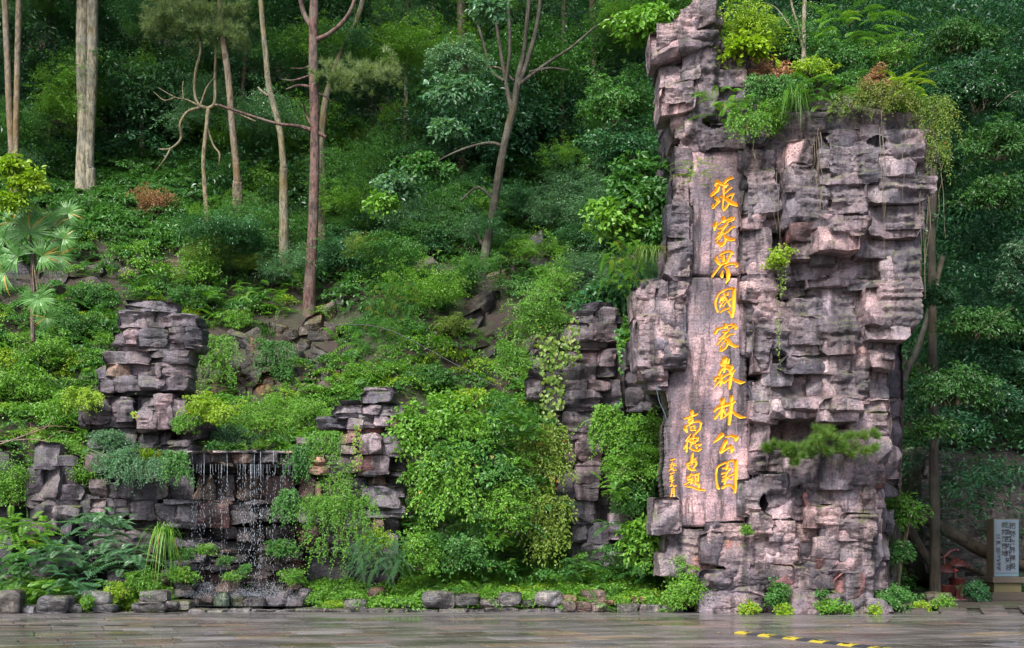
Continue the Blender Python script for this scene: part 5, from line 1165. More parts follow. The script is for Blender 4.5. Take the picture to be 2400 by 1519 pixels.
# the dwarf pine in the niche
tw = empty('dwarf_pine', P(1930, 1070, T - .55), 'dwarf pine growing sideways from the hollow in the pillar', 'pine')
rg = np.random.RandomState(77); Gs = []
tips = [(1800, 1052), (1822, 1048), (1845, 1046), (1862, 1070), (1880, 1050), (1900, 1038), (1918, 1015), (1935, 1008), (1950, 1022), (1925, 1045), (1905, 1062), (1975, 1030), (1995, 1026), (2020, 1022), (2045, 1018), (2000, 1055), (2025, 1058), (2045, 1050), (1985, 1065), (1960, 1055), (1940, 1060), (1868, 1085), (1890, 1072), (1845, 1060), (1965, 1040), (1912, 1030), (1932, 1030), (1978, 1050), (1858, 1052)]
for (x, y) in tips:
    for q in range(3):
        c = np.array(P(x + rg.normal(0, 6), y + rg.normal(0, 4), T - .75 + rg.normal(0, .15))); m_ = 190
        ax = np.array([(x - 1925) / 130, -.4, .55])
        d = unit(rg.normal(0, 1, (m_, 3))) + ax; tt = np.clip(rg.rand(m_) * .93 + (.07 if 1910 < x < 1960 or x > 1980 else 0) * (rg.rand(m_) < .5), 0, 1)
        Gs.append(leaves(np.tile(c, (m_, 1)) + ax * rg.uniform(-.05, .05, m_)[:, None], d, rg.normal(0, 1, (m_, 3)), .19 * rg.uniform(.7, 1.15, m_), np.full(m_, .012), tt, 'needle'))
V, F, Tt = merge(Gs); obj('needles', V, [F], M['needle'], tw, False, tint=Tt)
b0 = P(1930, 1085, T + .1)
V, F = tube_geo([[(*b0, .05), (*P(1925, 1058, T - .6), .035), (*P(1860, 1066, T - .75), .02), (*P(1800, 1054, T - .8), .008)], [(*P(1925, 1058, T - .6), .03), (*P(1930, 1020, T - .75), .012)], [(*P(1925, 1058, T - .6), .03), (*P(1980, 1058, T - .75), .02), (*P(2045, 1020, T - .8), .006)], [(*P(1980, 1058, T - .75), .015), (*P(2045, 1052, T - .75), .006)]], 6, 5, .1)
obj('branches', V, [F], M['bark'], tw)

# bare hanging stems
def hangers(label, items, Y, r=.008):
    rg = np.random.RandomState(int(items[0][0])); e_ = empty('hanging_vine', P(items[0][0], items[0][1], Y), label, 'hanging vine', 'bare vines hanging down the pillar')
    for (px, y0, y1, dx) in items:
        n_ = 7; pth = []
        for k in range(n_):
            t = k / (n_ - 1); x, y = px + dx * t + rg.normal(0, 2.2), y0 + (y1 - y0) * t
            pth.append((*P(x, y, Y + rg.normal(0, .05)), r * (1.1 - .7 * t)))
        V, F = tube_geo([pth], 4, 4); obj('stem', V, [F], M['twig'], e_)
hangers('bundle of bare stems hanging from the hanging grass tuft', [(1912, 300, 540, 12), (1920, 320, 500, -6), (1905, 330, 430, 10), (1925, 310, 520, 2), (1918, 420, 545, 14)], T - .85)
hangers('three straight stems hanging over the faces of the upper right blocks', [(2066, 260, 640, 8), (2072, 300, 480, 2), (2061, 300, 560, 14), (2122, 300, 470, -8)], T - 1.15)
hangers('long loose stems trailing off the right side of the pillar', [(2160, 330, 700, 8), (2168, 330, 560, 6), (2176, 340, 620, -6), (2186, 350, 700, -20), (2200, 350, 560, 20), (2160, 400, 740, -2), (2210, 380, 520, -14)], T - .5)
hangers('short pale stems over the dark blocks right of the first character', [(1760, 300, 470, 30), (1772, 350, 440, -8), (1822, 400, 560, 4), (1800, 420, 540, 22)], T - .6)
hangers('two thin stems hanging beside the bracket left of the inscription', [(1486, 690, 800, -3), (1490, 700, 790, 3)], T - .2)

# ------------------------------------------------------------------ plants on and around the lower stacks
for a in (
 ('cascade', 205, 935, 80, 45, 28.7, 'leaf_lime', .06, 'lime tuft on the left shoulder of the tall stack', 'creeper'),
 ('bush', 480, 955, 125, 80, 28.7, 'leaf_lime', .07, 'lime rounded shrub on the right shoulder of the tall stack', 'shrub'),
 ('bush', 440, 990, 60, 50, 28.5, 'leaf_bright', .06, 'small bright shrub at the left of the lime rounded shrub', 'shrub'),
 ('vine', 320, 950, 22, 60, 28.6, 'leaf_lime', .06, 'small ferns in the cleft of the tall stack', 'fern'),
 ('bush', 300, 1070, 200, 70, 28.6, 'leaf_blue', .05, 'fine-leaved blue-green shrub across the waist of the tall stack', 'shrub'),
 ('cascade', 330, 1105, 170, 60, 28.4, 'leaf_blue', .05, 'trailing blue-green leaves under the fine-leaved shrub', 'creeper'),
 ('grass', 352, 1048, 60, 55, 28.4, 'leaf_lime', .1, 'yellow-green grass tuft in the blue-green shrub', 'grass tuft'),
 ('bush', 260, 1030, 90, 50, 28.7, 'leaf_blue', .05, 'thin upright sprays above the blue-green shrub', 'shrub'),
 ('cascade', 418, 1095, 44, 70, 28.2, 'leaf_mid', .07, 'dark ivy at the left end of the waterfall capstone', 'creeper'),
 ('hang', 384, 1290, 60, 150, 27.9, 'leaf_bright', .1, 'long drooping grass tuft left of the waterfall', 'grass tuft'),
 ('bush', 430, 1295, 60, 36, 28.2, 'leaf_mid', .07, 'green cushion growing on the wet ledge at the left of the waterfall', 'shrub'),
 ('bush', 483, 1286, 50, 24, 28.2, 'leaf_bright', .06, 'small green cushion right of the first one on the wet ledge', 'shrub'),
 ('bush', 655, 1282, 70, 45, 28.3, 'leaf_mid', .07, 'dark leafy cushion at the right of the waterfall', 'shrub'),
 ('bush', 545, 1348, 50, 20, 28.0, 'leaf_bright', .06, 'sparse weeds on the low strata in the middle of the waterfall', 'shrub'),
 ('bush', 528, 1312, 40, 18, 28.1, 'leaf_mid', .05, 'tiny leafy tuft beside the orange brick', 'small plant'),
 ('bush', 575, 1330, 22, 18, 28.0, 'leaf_mid', .05, 'small weed on the strata right of the orange brick', 'small plant'),
 ('bush', 690, 1350, 60, 40, 28.1, 'leaf_bright', .06, 'bright weeds at the right end of the low strata', 'shrub'),
 ('cascade', 678, 1185, 50, 70, 28.2, 'leaf_mid', .07, 'ivy patch hanging at the right side of the wet wall', 'creeper'),
 ('cascade', 706, 1090, 26, 90, 28.2, 'leaf_mid', .06, 'narrow strip of ivy at the right end of the capstone', 'creeper'),
 ('bush', 610, 975, 210, 110, 29.9, 'leaf_bright', .06, 'wide bright small-leaved bush right above the capstone', 'shrub'),
 ('bush', 725, 965, 150, 80, 29.7, 'leaf_bright', .06, 'bright bush reaching to the layered stack above the waterfall', 'shrub'),
 ('bush', 540, 1015, 130, 50, 29.8, 'leaf_blue', .06, 'greyish-green low bush behind the left part of the capstone', 'shrub'),
 ('cascade', 760, 1050, 90, 70, 28.4, 'leaf_bright', .06, 'thin twigs draped over the left of the layered stack', 'creeper'),
 ('bush', 790, 1160, 150, 130, 28.0, 'leaf_bright', .055, 'dense drooping bush covering the lower left of the layered stack', 'shrub'),
 ('cascade', 800, 1250, 190, 170, 27.9, 'leaf_bright', .055, 'long trailing skirt of twigs below the dense drooping bush', 'creeper'),
 ('feather', 885, 1300, 130, 80, 27.8, 'leaf_blue', .1, 'pale feathery shrub at the foot of the layered stack', 'shrub'),
 ('bush', 888, 1262, 80, 40, 28.0, 'leaf_lime', .07, 'yellowish leafy patch above the pale feathery shrub', 'shrub'),
 ('vine', 838, 1050, 26, 110, 28.5, 'vine', .07, 'ivy strip climbing the face of the layered stack', 'vine'),
 ('broad', 1055, 990, 210, 150, 28.9, 'leaf_bright', .13, 'large bright broad-leaved bush between the layered stack and the slim column', 'shrub'),
 ('broad', 980, 1010, 120, 130, 28.7, 'leaf_bright', .12, 'broad-leaved branches leaning over the right side of the layered stack', 'shrub'),
 ('broad', 1120, 1080, 190, 160, 28.7, 'leaf_mid', .12, 'darker broad-leaved lower part of the big central thicket', 'shrub'),
 ('cascade', 1050, 1140, 120, 160, 28.3, 'leaf_bright', .11, 'large light green trailing leaves in the middle of the central thicket', 'creeper'),
 ('bush', 1190, 1170, 140, 200, 28.6, 'leaf_bright', .09, 'tall bush of small bright leaves in the right of the central thicket', 'shrub'),
 ('bush', 1080, 1280, 160, 120, 28.5, 'leaf_mid', .09, 'dark leafy bush low in the central thicket', 'shrub'),
 ('bush', 980, 1290, 90, 110, 28.1, 'leaf_bright', .08, 'bright bush low at the left of the central thicket', 'shrub'),
 ('bush', 1110, 930, 90, 50, 29.2, 'leaf_lime', .1, 'golden young leaves on the crest of the central thicket', 'shrub'),
 ('vine', 1300, 900, 80, 230, 29.3, 'vine', .13, 'broad vine with yellowing leaves on the left of the slim column', 'vine'),
 ('vine', 1345, 800, 60, 110, 29.4, 'vine', .12, 'vine leaves crossing the upper part of the slim column', 'vine'),
 ('cascade', 1275, 1080, 110, 160, 28.9, 'vine', .09, 'leafy trailers hiding the lower left of the slim column', 'creeper'),
 ('cascade', 1290, 1240, 80, 150, 28.9, 'vine', .09, 'yellow-green creeper near the ground left of the column base', 'creeper'),
 ('vine', 1452, 900, 36, 260, 29.3, 'leaf_mid', .11, 'dark ivy climbing between the slim column and the pillar', 'vine'),
 ('cascade', 1420, 1010, 60, 110, 29.2, 'leaf_bright', .08, 'narrow bamboo-like sprays hanging over the slim column', 'creeper'),
 ('bush', 1505, 1015, 90, 110, 28.9, 'leaf_bright', .08, 'bright shrub under the overhanging bracket of the pillar', 'shrub'),
 ('bush', 1490, 1090, 150, 100, 28.7, 'leaf_bright', .08, 'bright layered shrub between the slim column and the inscription', 'shrub'),
 ('bush', 1480, 1170, 110, 100, 28.9, 'leaf_mid', .09, 'dark leafy growth below the bright layered shrub', 'shrub'),
 ('broad', 1505, 1255, 85, 110, 28.3, 'leaf_bright', .15, 'plant with large pale heart-shaped leaves beside the lower blocks of the pillar', 'plant'),
 ('fern', 1427, 1225, 60, 40, 28.6, 'leaf_mid', .12, 'small star-shaped fern above the white lichen block', 'fern'),
 ('bush', 1265, 730, 140, 150, 30.0, 'leaf_bright', .07, 'light green bush left of the top of the slim column', 'shrub'),
 ('bush', 1300, 650, 110, 90, 31.5, 'leaf_bright', .06, 'tall thin sprigs of small round leaves above the slim column', 'shrub'),
 ('bush', 1200, 830, 120, 130, 30.2, 'leaf_bright', .07, 'bright bush sloping down to the central thicket', 'shrub'),
 ('broad', 1430, 690, 110, 70, 30.8, 'leaf_dark', .2, 'large dark leaves behind the top of the slim column', 'plant'),
 ('broad', 1495, 440, 160, 170, 29.2, 'leaf_mid', .19, 'glossy large-leaved tree branch left of the first carved characters', 'shrub'),
 ('broad', 1440, 500, 130, 90, 29.0, 'leaf_bright', .18, 'outer bright leaves of the glossy branch left of the pillar', 'shrub'),
 ('broad', 1520, 540, 100, 90, 29.0, 'leaf_mid', .17, 'lower leaves of the glossy branch touching the pillar', 'shrub'),
 ('feather', 915, 715, 130, 110, 32.0, 'leaf_mid', .1, 'deep green feathery shrub in the centre of the slope', 'shrub'),
 ('feather', 890, 780, 130, 60, 31.6, 'leaf_mid', .1, 'drooping lower plumes of the deep green feathery shrub', 'shrub'),
 ): plant(a[0], *a[1:5], a[5], a[6], a[7], a[8], a[9], dens=1.25)

# left foreground thicket of pinnate leaves
for i, (px, py, w, h, Y, m, lab) in enumerate(((240, 1225, 110, 90, 28.0, 'leaf_blue', 'pinnate-leaved bush against the base of the tall stack'), (60, 1240, 140, 110, 28.2, 'leaf_bright', 'bright pinnate bush near the left edge below the low stump'), (160, 1300, 150, 90, 27.7, 'leaf_blue', 'pinnate bush in the middle of the left thicket'), (295, 1300, 110, 90, 27.6, 'leaf_blue', 'large fern-like fronds below the tall stack'), (40, 1330, 120, 90, 27.4, 'leaf_mid', 'dark fronds by the left edge behind the kerb boulders'), (195, 1365, 110, 60, 27.2, 'leaf_blue', 'drooping fronds just behind the sloping kerb boulder'), (110, 1370, 100, 50, 27.1, 'leaf_bright', 'low bright fronds behind the long kerb boulder'))):
    plant('fern', px, py, w, h, Y, m, .19, lab, 'shrub', 'pinnate_shrub', dens=2.6)
for i, (px, py, w, h, Y, m, lab) in enumerate(((335, 1360, 110, 60, 27.3, 'leaf_bright', 'bright leafy weeds behind the squared speckled block'), (270, 1385, 70, 50, 27.1, 'leaf_lime', 'yellowish weeds between the two lichen blocks'), (204, 1408, 26, 34, 26.4, 'leaf_bright', 'small sprout in front of the flat base stone'), (425, 1345, 70, 40, 27.8, 'leaf_bright', 'weeds at the left bank of the waterfall pool'), (140, 1060, 110, 90, 29.6, 'leaf_bright', 'small-leaved bush behind the low stump'), (30, 1130, 90, 130, 28.9, 'leaf_bright', 'bush left of the low stump'), (200, 1110, 60, 90, 29.3, 'leaf_bright', 'fine bush in the gap between low stump and tall stack'))):
    plant('bush', px, py, w, h, Y, m, .06, lab, 'plant', 'leafy_plant', dens=1.3)

# ------------------------------------------------------------------ shrubs on the slope, placed where the view meets the hillside
for a in (
 ('bush', 820, 395, 200, 95, None, 'leaf_blue', .08, 'pale domed shrub in front of the big pine trunk', 'shrub'),
 ('bush', 850, 470, 170, 90, None, 'leaf_mid', .08, 'green shrub under the pale domed shrub', 'shrub'),
 ('bush', 640, 430, 160, 130, None, 'leaf_bright', .08, 'yellow-green shrub left of the big pine trunk', 'shrub'),
 ('bush', 590, 500, 120, 120, None, 'leaf_mid', .08, 'rounded shrub right of the bare twisted tree', 'shrub'),
 ('bush', 660, 560, 150, 120, None, 'leaf_mid', .08, 'shrub with dark stems below the yellow-green one', 'shrub'),
 ('bush', 800, 590, 150, 130, None, 'leaf_dark', .09, 'dark shrub just right of the big pine trunk', 'shrub'),
 ('bush', 470, 630, 110, 90, None, 'leaf_bright', .09, 'bright leafy shrub at the foot of the bare twisted tree', 'shrub'),
 ('bush', 450, 690, 120, 60, None, 'leaf_mid', .08, 'low shrub below the bright leafy one', 'shrub'),
 ('bush', 365, 475, 100, 80, None, 'dry', .07, 'beige half-withered bush on the upper left slope', 'dry shrub'),
 ('fern', 610, 690, 120, 90, None, 'leaf_bright', .16, 'fern patch left of the foot of the big pine', 'fern'),
 ('fern', 640, 640, 80, 60, None, 'leaf_mid', .15, 'smaller ferns above the fern patch', 'fern'),
 ('bush', 1080, 130, 140, 90, 37.0, 'leaf_blue', .09, 'greyish leafy top right of the leaning pale trunk', 'shrub'),
 ('broad', 930, 430, 110, 60, 33.0, 'leaf_blue', .16, 'spray of pale broad leaves in the centre of the slope', 'shrub'),
 ('broad', 895, 470, 60, 40, 32.8, 'leaf_bright', .15, 'tip of the spray of pale broad leaves', 'shrub'),
 ('broad', 1000, 385, 120, 50, 33.2, 'leaf_mid', .15, 'inner part of the spray of pale broad leaves', 'shrub'),
 ('broad', 1070, 205, 130, 70, 33.0, 'leaf_blue', .17, 'upper spray of pale broad leaves before the multi-stemmed tree', 'shrub'),
 ('broad', 1050, 295, 80, 30, 33.0, 'leaf_blue', .16, 'short middle spray of pale broad leaves', 'shrub'),
 ('broad', 1150, 10, 60, 40, 33.0, 'leaf_blue', .18, 'pale broad leaves at the top edge above the multi-stemmed tree', 'shrub'),
 ('bush', 1450, 235, 190, 150, 35.5, 'leaf_mid', .12, 'big dome of glossy leaves left of the top of the pillar', 'shrub'),
 ('bush', 1470, 330, 180, 110, 35.5, 'leaf_dark', .12, 'lower dark half of the glossy dome', 'shrub'),
 ('broad', 1500, 50, 190, 80, 34.0, 'leaf_bright', .2, 'bright translucent leaves at the top left of the pillar', 'shrub'),
 ('bush', 1330, 420, 160, 120, None, 'leaf_dark', .1, 'dark shrub on the slope below the glossy dome', 'shrub'),
 ('bush', 1120, 470, 200, 120, None, 'leaf_dark', .1, 'dark shrub before the multi-stemmed tree', 'shrub'),
 ('bush', 1000, 560, 140, 80, None, 'leaf_dark', .09, 'small dark shrub right of the centre of the slope', 'shrub'),
 ('bush', 110, 820, 150, 90, None, 'leaf_bright', .08, 'bright shrub on the left slope below the palm', 'shrub'),
 ('bush', 60, 900, 140, 90, None, 'leaf_bright', .09, 'leafy bush at the left edge halfway down the slope', 'shrub'),
 ('bush', 180, 760, 110, 80, None, 'leaf_mid', .08, 'dark green bush left of the top of the tall stack', 'shrub'),
 ('bush', 150, 960, 120, 80, None, 'leaf_bright', .08, 'bush beside the left shoulder of the tall stack', 'shrub'),
 ('bush', 200, 690, 120, 60, None, 'leaf_mid', .08, 'shrub over the mossy ledges', 'shrub'),
 ('grass', 330, 650, 70, 50, None, 'leaf_bright', .1, 'grass tuft above the tall stack', 'grass tuft'),
 ('grass', 430, 720, 90, 50, None, 'leaf_lime', .1, 'lime grass right of the top of the tall stack', 'grass tuft'),
 ('bush', 560, 745, 90, 50, None, 'leaf_bright', .07, 'bush at the upper left of the ochre cliff', 'shrub'),
 ('cascade', 520, 850, 60, 120, None, 'leaf_bright', .07, 'trailing plants over the left of the ochre cliff', 'creeper'),
 ('cascade', 650, 850, 80, 90, None, 'leaf_mid', .07, 'trailing plants in the middle of the ochre cliff', 'creeper'),
 ('bush', 850, 880, 130, 70, None, 'leaf_bright', .08, 'bush behind the top of the layered stack', 'shrub'),
 ('bush', 1020, 880, 120, 60, None, 'leaf_mid', .08, 'bush above the central thicket', 'shrub'),
 ('bush', 1060, 760, 90, 50, None, 'vine', .07, 'reddish-yellow low bush in the centre of the slope', 'shrub'),
 ): plant(a[0], *a[1:5], a[5], a[6], a[7], a[8], a[9], dens=1.1)

plant('bush', 195, 478, 110, 50, None, 'leaf_mid', .09, 'leafy bush at the foot of the big pale twin trunk', 'shrub')
plant('bush', 40, 500, 120, 50, None, 'leaf_mid', .09, 'leafy bush at the foot of the slender pair of trunks', 'shrub')
# right-hand branches with glossy leaves and the trees they belong to
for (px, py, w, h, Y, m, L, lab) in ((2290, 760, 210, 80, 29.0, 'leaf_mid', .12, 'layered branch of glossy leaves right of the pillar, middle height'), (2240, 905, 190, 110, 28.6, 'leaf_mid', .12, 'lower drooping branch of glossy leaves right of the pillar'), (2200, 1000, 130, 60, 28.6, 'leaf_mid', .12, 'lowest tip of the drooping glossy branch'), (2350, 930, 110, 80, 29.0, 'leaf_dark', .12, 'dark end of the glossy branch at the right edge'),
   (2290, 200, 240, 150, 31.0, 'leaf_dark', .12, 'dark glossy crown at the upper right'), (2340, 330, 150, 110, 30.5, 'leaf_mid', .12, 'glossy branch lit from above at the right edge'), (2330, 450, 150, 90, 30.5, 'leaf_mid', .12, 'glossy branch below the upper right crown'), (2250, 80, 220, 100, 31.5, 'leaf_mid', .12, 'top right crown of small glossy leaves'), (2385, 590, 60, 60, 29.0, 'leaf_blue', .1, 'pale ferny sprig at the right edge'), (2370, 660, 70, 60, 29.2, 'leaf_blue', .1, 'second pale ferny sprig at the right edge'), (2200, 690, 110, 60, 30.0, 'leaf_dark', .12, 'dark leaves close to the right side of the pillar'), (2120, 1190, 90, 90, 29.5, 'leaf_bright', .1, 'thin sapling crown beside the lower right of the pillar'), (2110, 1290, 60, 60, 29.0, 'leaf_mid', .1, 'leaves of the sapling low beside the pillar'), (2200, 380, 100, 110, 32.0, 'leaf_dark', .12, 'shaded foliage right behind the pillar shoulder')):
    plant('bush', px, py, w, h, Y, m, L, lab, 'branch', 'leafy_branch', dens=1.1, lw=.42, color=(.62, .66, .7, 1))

# the palm
pm = empty('fan_palm', P(78, 790, 31.0), 'fan palm with pale spiky leaves on the left slope', 'palm')
Yp_ = 31.0
V, F = tube_geo([[(*P(78, 800, Yp_), .06), (*P(76, 700, Yp_), .07), (*P(78, 610, Yp_), .09), (*P(74, 560, Yp_), .06)]], 8, 5, .3); obj('trunk', V, [F], M['bark'], pm)
rg = np.random.RandomState(3)
for (x, y, r, rz, pt) in ((70, 545, .72, 0, 0), (130, 530, .6, .6, 0), (10, 560, .6, -.7, 0), (40, 600, .66, -.9, .2), (100, 600, .55, 1.2, .3), (135, 600, .62, 1.7, .4), (10, 640, .66, -1.4, .4), (30, 520, .5, -.2, 0), (90, 700, .58, 2.9, .5), (80, 690, .3, 3.3, .4), (150, 560, .45, 1.0, 0), (110, 745, .45, 2.6, .6), (70, 500, .4, .1, 0), (160, 500, .45, .5, 0)):
    V, F, Tt = g_fan(rg, r)
    ca_, sa_ = math.cos(rz), math.sin(rz)
    V = V @ np.array([[ca_, 0, -sa_], [0, 1, 0], [sa_, 0, ca_]])
    V[:, 1] += -.35 * np.abs(V[:, 2]) * pt
    c = np.array(P(x, y, Yp_ - .3 + rg.uniform(-.35, .25)))
    f = obj('frond', V + c, [F], M['leaf_mid'], pm, False, tint=Tt, color=(1.3, 1.2, 1.3, 1))
    V, F = tube_geo([[(*c, .012), (*(.5 * (c + np.array(P(76, 590, Yp_))) + np.array([0, -.05, .08])), .014), (*P(76, 590, Yp_), .018)]], 5, 4); obj('stalk', V, [F], M['twig'], f)
# lime maple branch at the left edge
plant('broad', 35, 380, 90, 40, 30.0, 'leaf_lime', .14, 'lime-yellow leafy branch entering at the left edge, upper layer', 'branch', 'leafy_branch')
plant('broad', 60, 420, 90, 40, 30.0, 'leaf_lime', .14, 'lime-yellow leafy branch entering at the left edge, lower layer', 'branch', 'leafy_branch')
plant('broad', 20, 465, 70, 30, 30.0, 'leaf_lime', .14, 'small lime-yellow spray just above the palm', 'branch', 'leafy_branch')

# ------------------------------------------------------------------ tree trunks
def tree(label, paths, Y, m='bark_dark', branches=(), name='tree', cat='tree', crown=None, col=None, wob=.12, sides=10):
    """paths in photo pixels (px, py, radius px)"""
    sc = Y / FPX
    base = max(paths[0], key=lambda q: q[1])
    e_ = empty(name, P(base[0], base[1], Y), label, cat)
    for p in paths:
        pp = [(*P(x, y, Y), r * sc) for x, y, r in p]
        lo = 0 if p[0][1] > p[-1][1] else -1
        x, y_, z, r = pp[lo]; 
        ends = [(x, y_ + .05, z - .5, r * 1.3), (x, y_ + .15, z - 4, r * 1.5)]; pp = ends[::-1] + pp if lo == 0 else pp + ends
        V, F = tube_geo([pp], sides, 7, wob, int(abs(p[0][0]))); obj('trunk', V, [F], M[m], e_, color=col)
    rg = np.random.RandomState(len(label))
    for p in branches:
        n_ = len(p); pp = [(*P(x, y, Y + (-.3 + .6 * rg.rand()) * (k / max(1, n_ - 1))), r * sc) for k, (x, y, r) in enumerate(p)]
        V, F = tube_geo([pp], 6, 6, wob, 4); obj('branch', V, [F], M[m], e_, color=col)
    if crown:
        for (kind, px, py, w, h, mm, L, dn) in crown:
            c = np.array(P(px, py, Y))
            G = g_pine(rg, w * sc, h * sc, int(60 * dn), L) if kind == 'pine' else g_bush(rg, w * sc, h * sc, L, L * .5, 'leaf', dn)
            obj('crown', G[0] + c, [G[1]], M[mm], e_, False, tint=G[2])
    return e_
YT0 = hit(195, 470)[1]
tree('big pale twin trunk with orange lichen at its foot, upper left', [[(192, 500, 19), (197, 300, 15), (193, 150, 15), (196, -80, 14)], [(208, 380, 12), (216, 150, 13), (218, -80, 12)]], YT0 - .4, 'bark_pale')
tree('slender pair of trunks joined at the foot, near the left edge', [[(33, 510, 9), (30, 400, 8), (22, 250, 7.5), (8, -80, 7)], [(36, 400, 7), (40, 200, 7), (46, -80, 7)]], 41, 'bark_pale', col=(.8, .7, .65, 1))
tree('tall reddish pine with a scaly trunk in the left half', [[(724, 735, 16), (730, 600, 13), (735, 480, 11.5), (738, 300, 11), (734, 120, 11), (738, -80, 9)]], hit(724, 720)[1] - .2, 'bark', branches=[
   [(738, 95, 7), (770, 80, 5.5), (805, 50, 5), (828, 10, 4.5), (836, -40, 4)], [(728, 60, 6), (712, 30, 6), (700, -20, 5)], [(738, 308, 6), (700, 296, 4), (650, 290, 3.5), (590, 272, 3), (510, 246, 3)], [(742, 310, 5), (765, 322, 4)], [(735, 300, 4), (718, 270, 3), (710, 240, 2)],
   [(733, 205, 4), (700, 200, 3), (670, 210, 1.5)], [(737, 215, 3), (760, 225, 2), (775, 236, 1)], [(733, 175, 3), (690, 188, 2), (660, 186, 1)], [(733, 150, 2.5), (712, 160, 1.5), (680, 160, 1)]], crown=[('pine', 850, 165, 170, 55, 'needle_pale', .26, 1.4), ('pine', 800, 190, 120, 40, 'needle_pale', .26, .7)], name='pine_tree', cat='pine', col=(.75, .66, .62, 1))
tree('bare twisted tree with crooked branches left of the pine', [[(492, 580, 7), (483, 480, 5.5), (477, 380, 5), (484, 300, 5), (488, 255, 5)]], hit(492, 570)[1] - .3, 'bark_pale', branches=[
   [(488, 255, 5), (466, 245, 3.5), (456, 215, 3.5), (460, 160, 3.5), (470, 120, 3), (465, 60, 3)], [(488, 255, 5), (503, 240, 4), (504, 180, 3.5), (506, 110, 3.5), (500, 30, 3)], [(470, 252, 4), (440, 262, 3.5), (422, 290, 3), (424, 325, 3), (400, 348, 2.5), (372, 350, 1.5)], [(400, 348, 2.5), (385, 375, 2), (365, 400, 1)],
   [(466, 248, 3), (440, 235, 2), (410, 228, 1.5), (370, 205, 1)], [(430, 232, 2), (428, 205, 1.5), (430, 190, 1)], [(412, 228, 1.5), (385, 235, 1.2), (360, 215, .8)], [(470, 245, 2.5), (485, 205, 2), (505, 180, 1)], [(486, 300, 3), (500, 340, 2.5), (514, 360, 2.2), (514, 385, 1.6)], [(503, 245, 3), (520, 250, 3), (560, 268, 2.5), (600, 285, 2)]], name='bare_tree', col=(.8, .75, .6, 1))
tree('straight grey-brown trunk right of the bare tree, pale needles at its top', [[(556, 415, 9), (545, 300, 8), (535, 180, 8), (522, 80, 7), (512, -60, 6)]], 40.5, 'bark_pale', col=(.7, .6, .55, 1), crown=[('pine', 440, 55, 190, 80, 'needle_pale', .26, 3.0), ('pine', 530, 95, 90, 60, 'needle_pale', .24, 1.0), ('pine', 470, 20, 220, 50, 'needle_pale', .26, 1.8)], name='pine_tree', cat='pine')
tree('thin straight trunk just right of the grey-brown trunk', [[(563, 290, 5), (572, 180, 5), (584, 20, 5), (586, -60, 4)]], 46, 'bark', col=(.7, .7, .7, 1))
tree('lichen-grey trunk bending to the left of the tall reddish pine', [[(664, 385, 8), (655, 300, 7), (632, 210, 7), (622, 120, 6.5), (612, 10, 6), (608, -60, 5)]], 39.5, 'bark_pale', branches=[[(628, 225, 4), (615, 215, 3), (605, 205, 2)]], col=(.75, .75, .65, 1))
tree('dark distant trunk behind the top of the reddish pine', [[(697, 140, 6), (700, 20, 6), (703, -60, 6)]], 48, 'bark', col=(.6, .6, .6, 1))
tree('pale leaning trunk right of the tall reddish pine', [[(752, 345, 9), (762, 240, 8), (775, 190, 6), (800, 120, 6), (835, 50, 6), (856, -20, 6)]], 42, 'bark_pale', col=(.65, .62, .55, 1))
tree('upright pale trunk behind the spray of broad leaves', [[(1083, 290, 9), (1078, 180, 9), (1082, 60, 10), (1076, -60, 9)]], 45, 'bark_pale', col=(.75, .68, .68, 1))
tree('dark multi-stemmed tree right of the centre', [[(1128, 665, 14), (1140, 580, 11), (1158, 480, 10), (1182, 340, 9), (1205, 250, 10)]], hit(1128, 655)[1] - .3, 'bark_dark', branches=[
   [(1200, 265, 7), (1185, 190, 5), (1170, 100, 4), (1158, 20, 3.5), (1150, -40, 3)], [(1205, 255, 8), (1215, 180, 7), (1228, 120, 5), (1236, 40, 5), (1245, -40, 4)], [(1212, 210, 6), (1240, 130, 6), (1258, 60, 5), (1272, -40, 4)], [(1185, 200, 4), (1195, 110, 4), (1192, 20, 4), (1196, -40, 3)],
   [(1215, 200, 5), (1280, 150, 4), (1340, 110, 3), (1400, 60, 2), (1460, 30, 1.5)], [(1180, 190, 4), (1150, 160, 3), (1120, 60, 3), (1090, 30, 2)], [(1182, 345, 5), (1150, 335, 3.5), (1100, 345, 3), (1040, 370, 2), (960, 420, 1.5), (880, 480, 1)], [(1205, 190, 3), (1170, 160, 3), (1130, 160, 2)], [(1160, 470, 4), (1120, 440, 3), (1080, 470, 2)], [(1140, 585, 3), (1122, 560, 4), (1112, 545, 2)], [(1240, 170, 4), (1290, 160, 3), (1330, 165, 2)]], name='multi_stemmed_tree', col=(.75, .72, .62, 1))
tree('thin pale trunk high up left of the glossy dome', [[(1392, 165, 7), (1390, 80, 7), (1386, -60, 7)]], 47, 'bark_pale', col=(.6, .6, .45, 1))
tree('small thin dark trunk between the slender pair and the bare tree', [[(283, 375, 4), (279, 280, 4), (278, 160, 3)]], 46, 'bark', col=(.6, .6, .6, 1))
for k_, (x_, w_, lab) in enumerate(((335, 5, 'faint trunk in the dark wood between the big twin trunk and the bare tree'), (952, 5, 'faint thin trunk in the wood between the leaning pale trunk and the upright pale one'), (1010, 4, 'very thin distant trunk left of the upright pale trunk'), (1318, 6, 'dim trunk right of the multi-stemmed tree'), (1545, 5, 'dim trunk close to the left of the pillar top'), (118, 5, 'dim trunk between the slender pair and the big twin trunk'))):
    tree(lab, [[(x_ - 4, 420, w_ + 1), (x_, 200, w_), (x_ + 5, -80, w_ - 1)]], 45.5, 'bark_pale', col=(.5, .5, .42, 1))
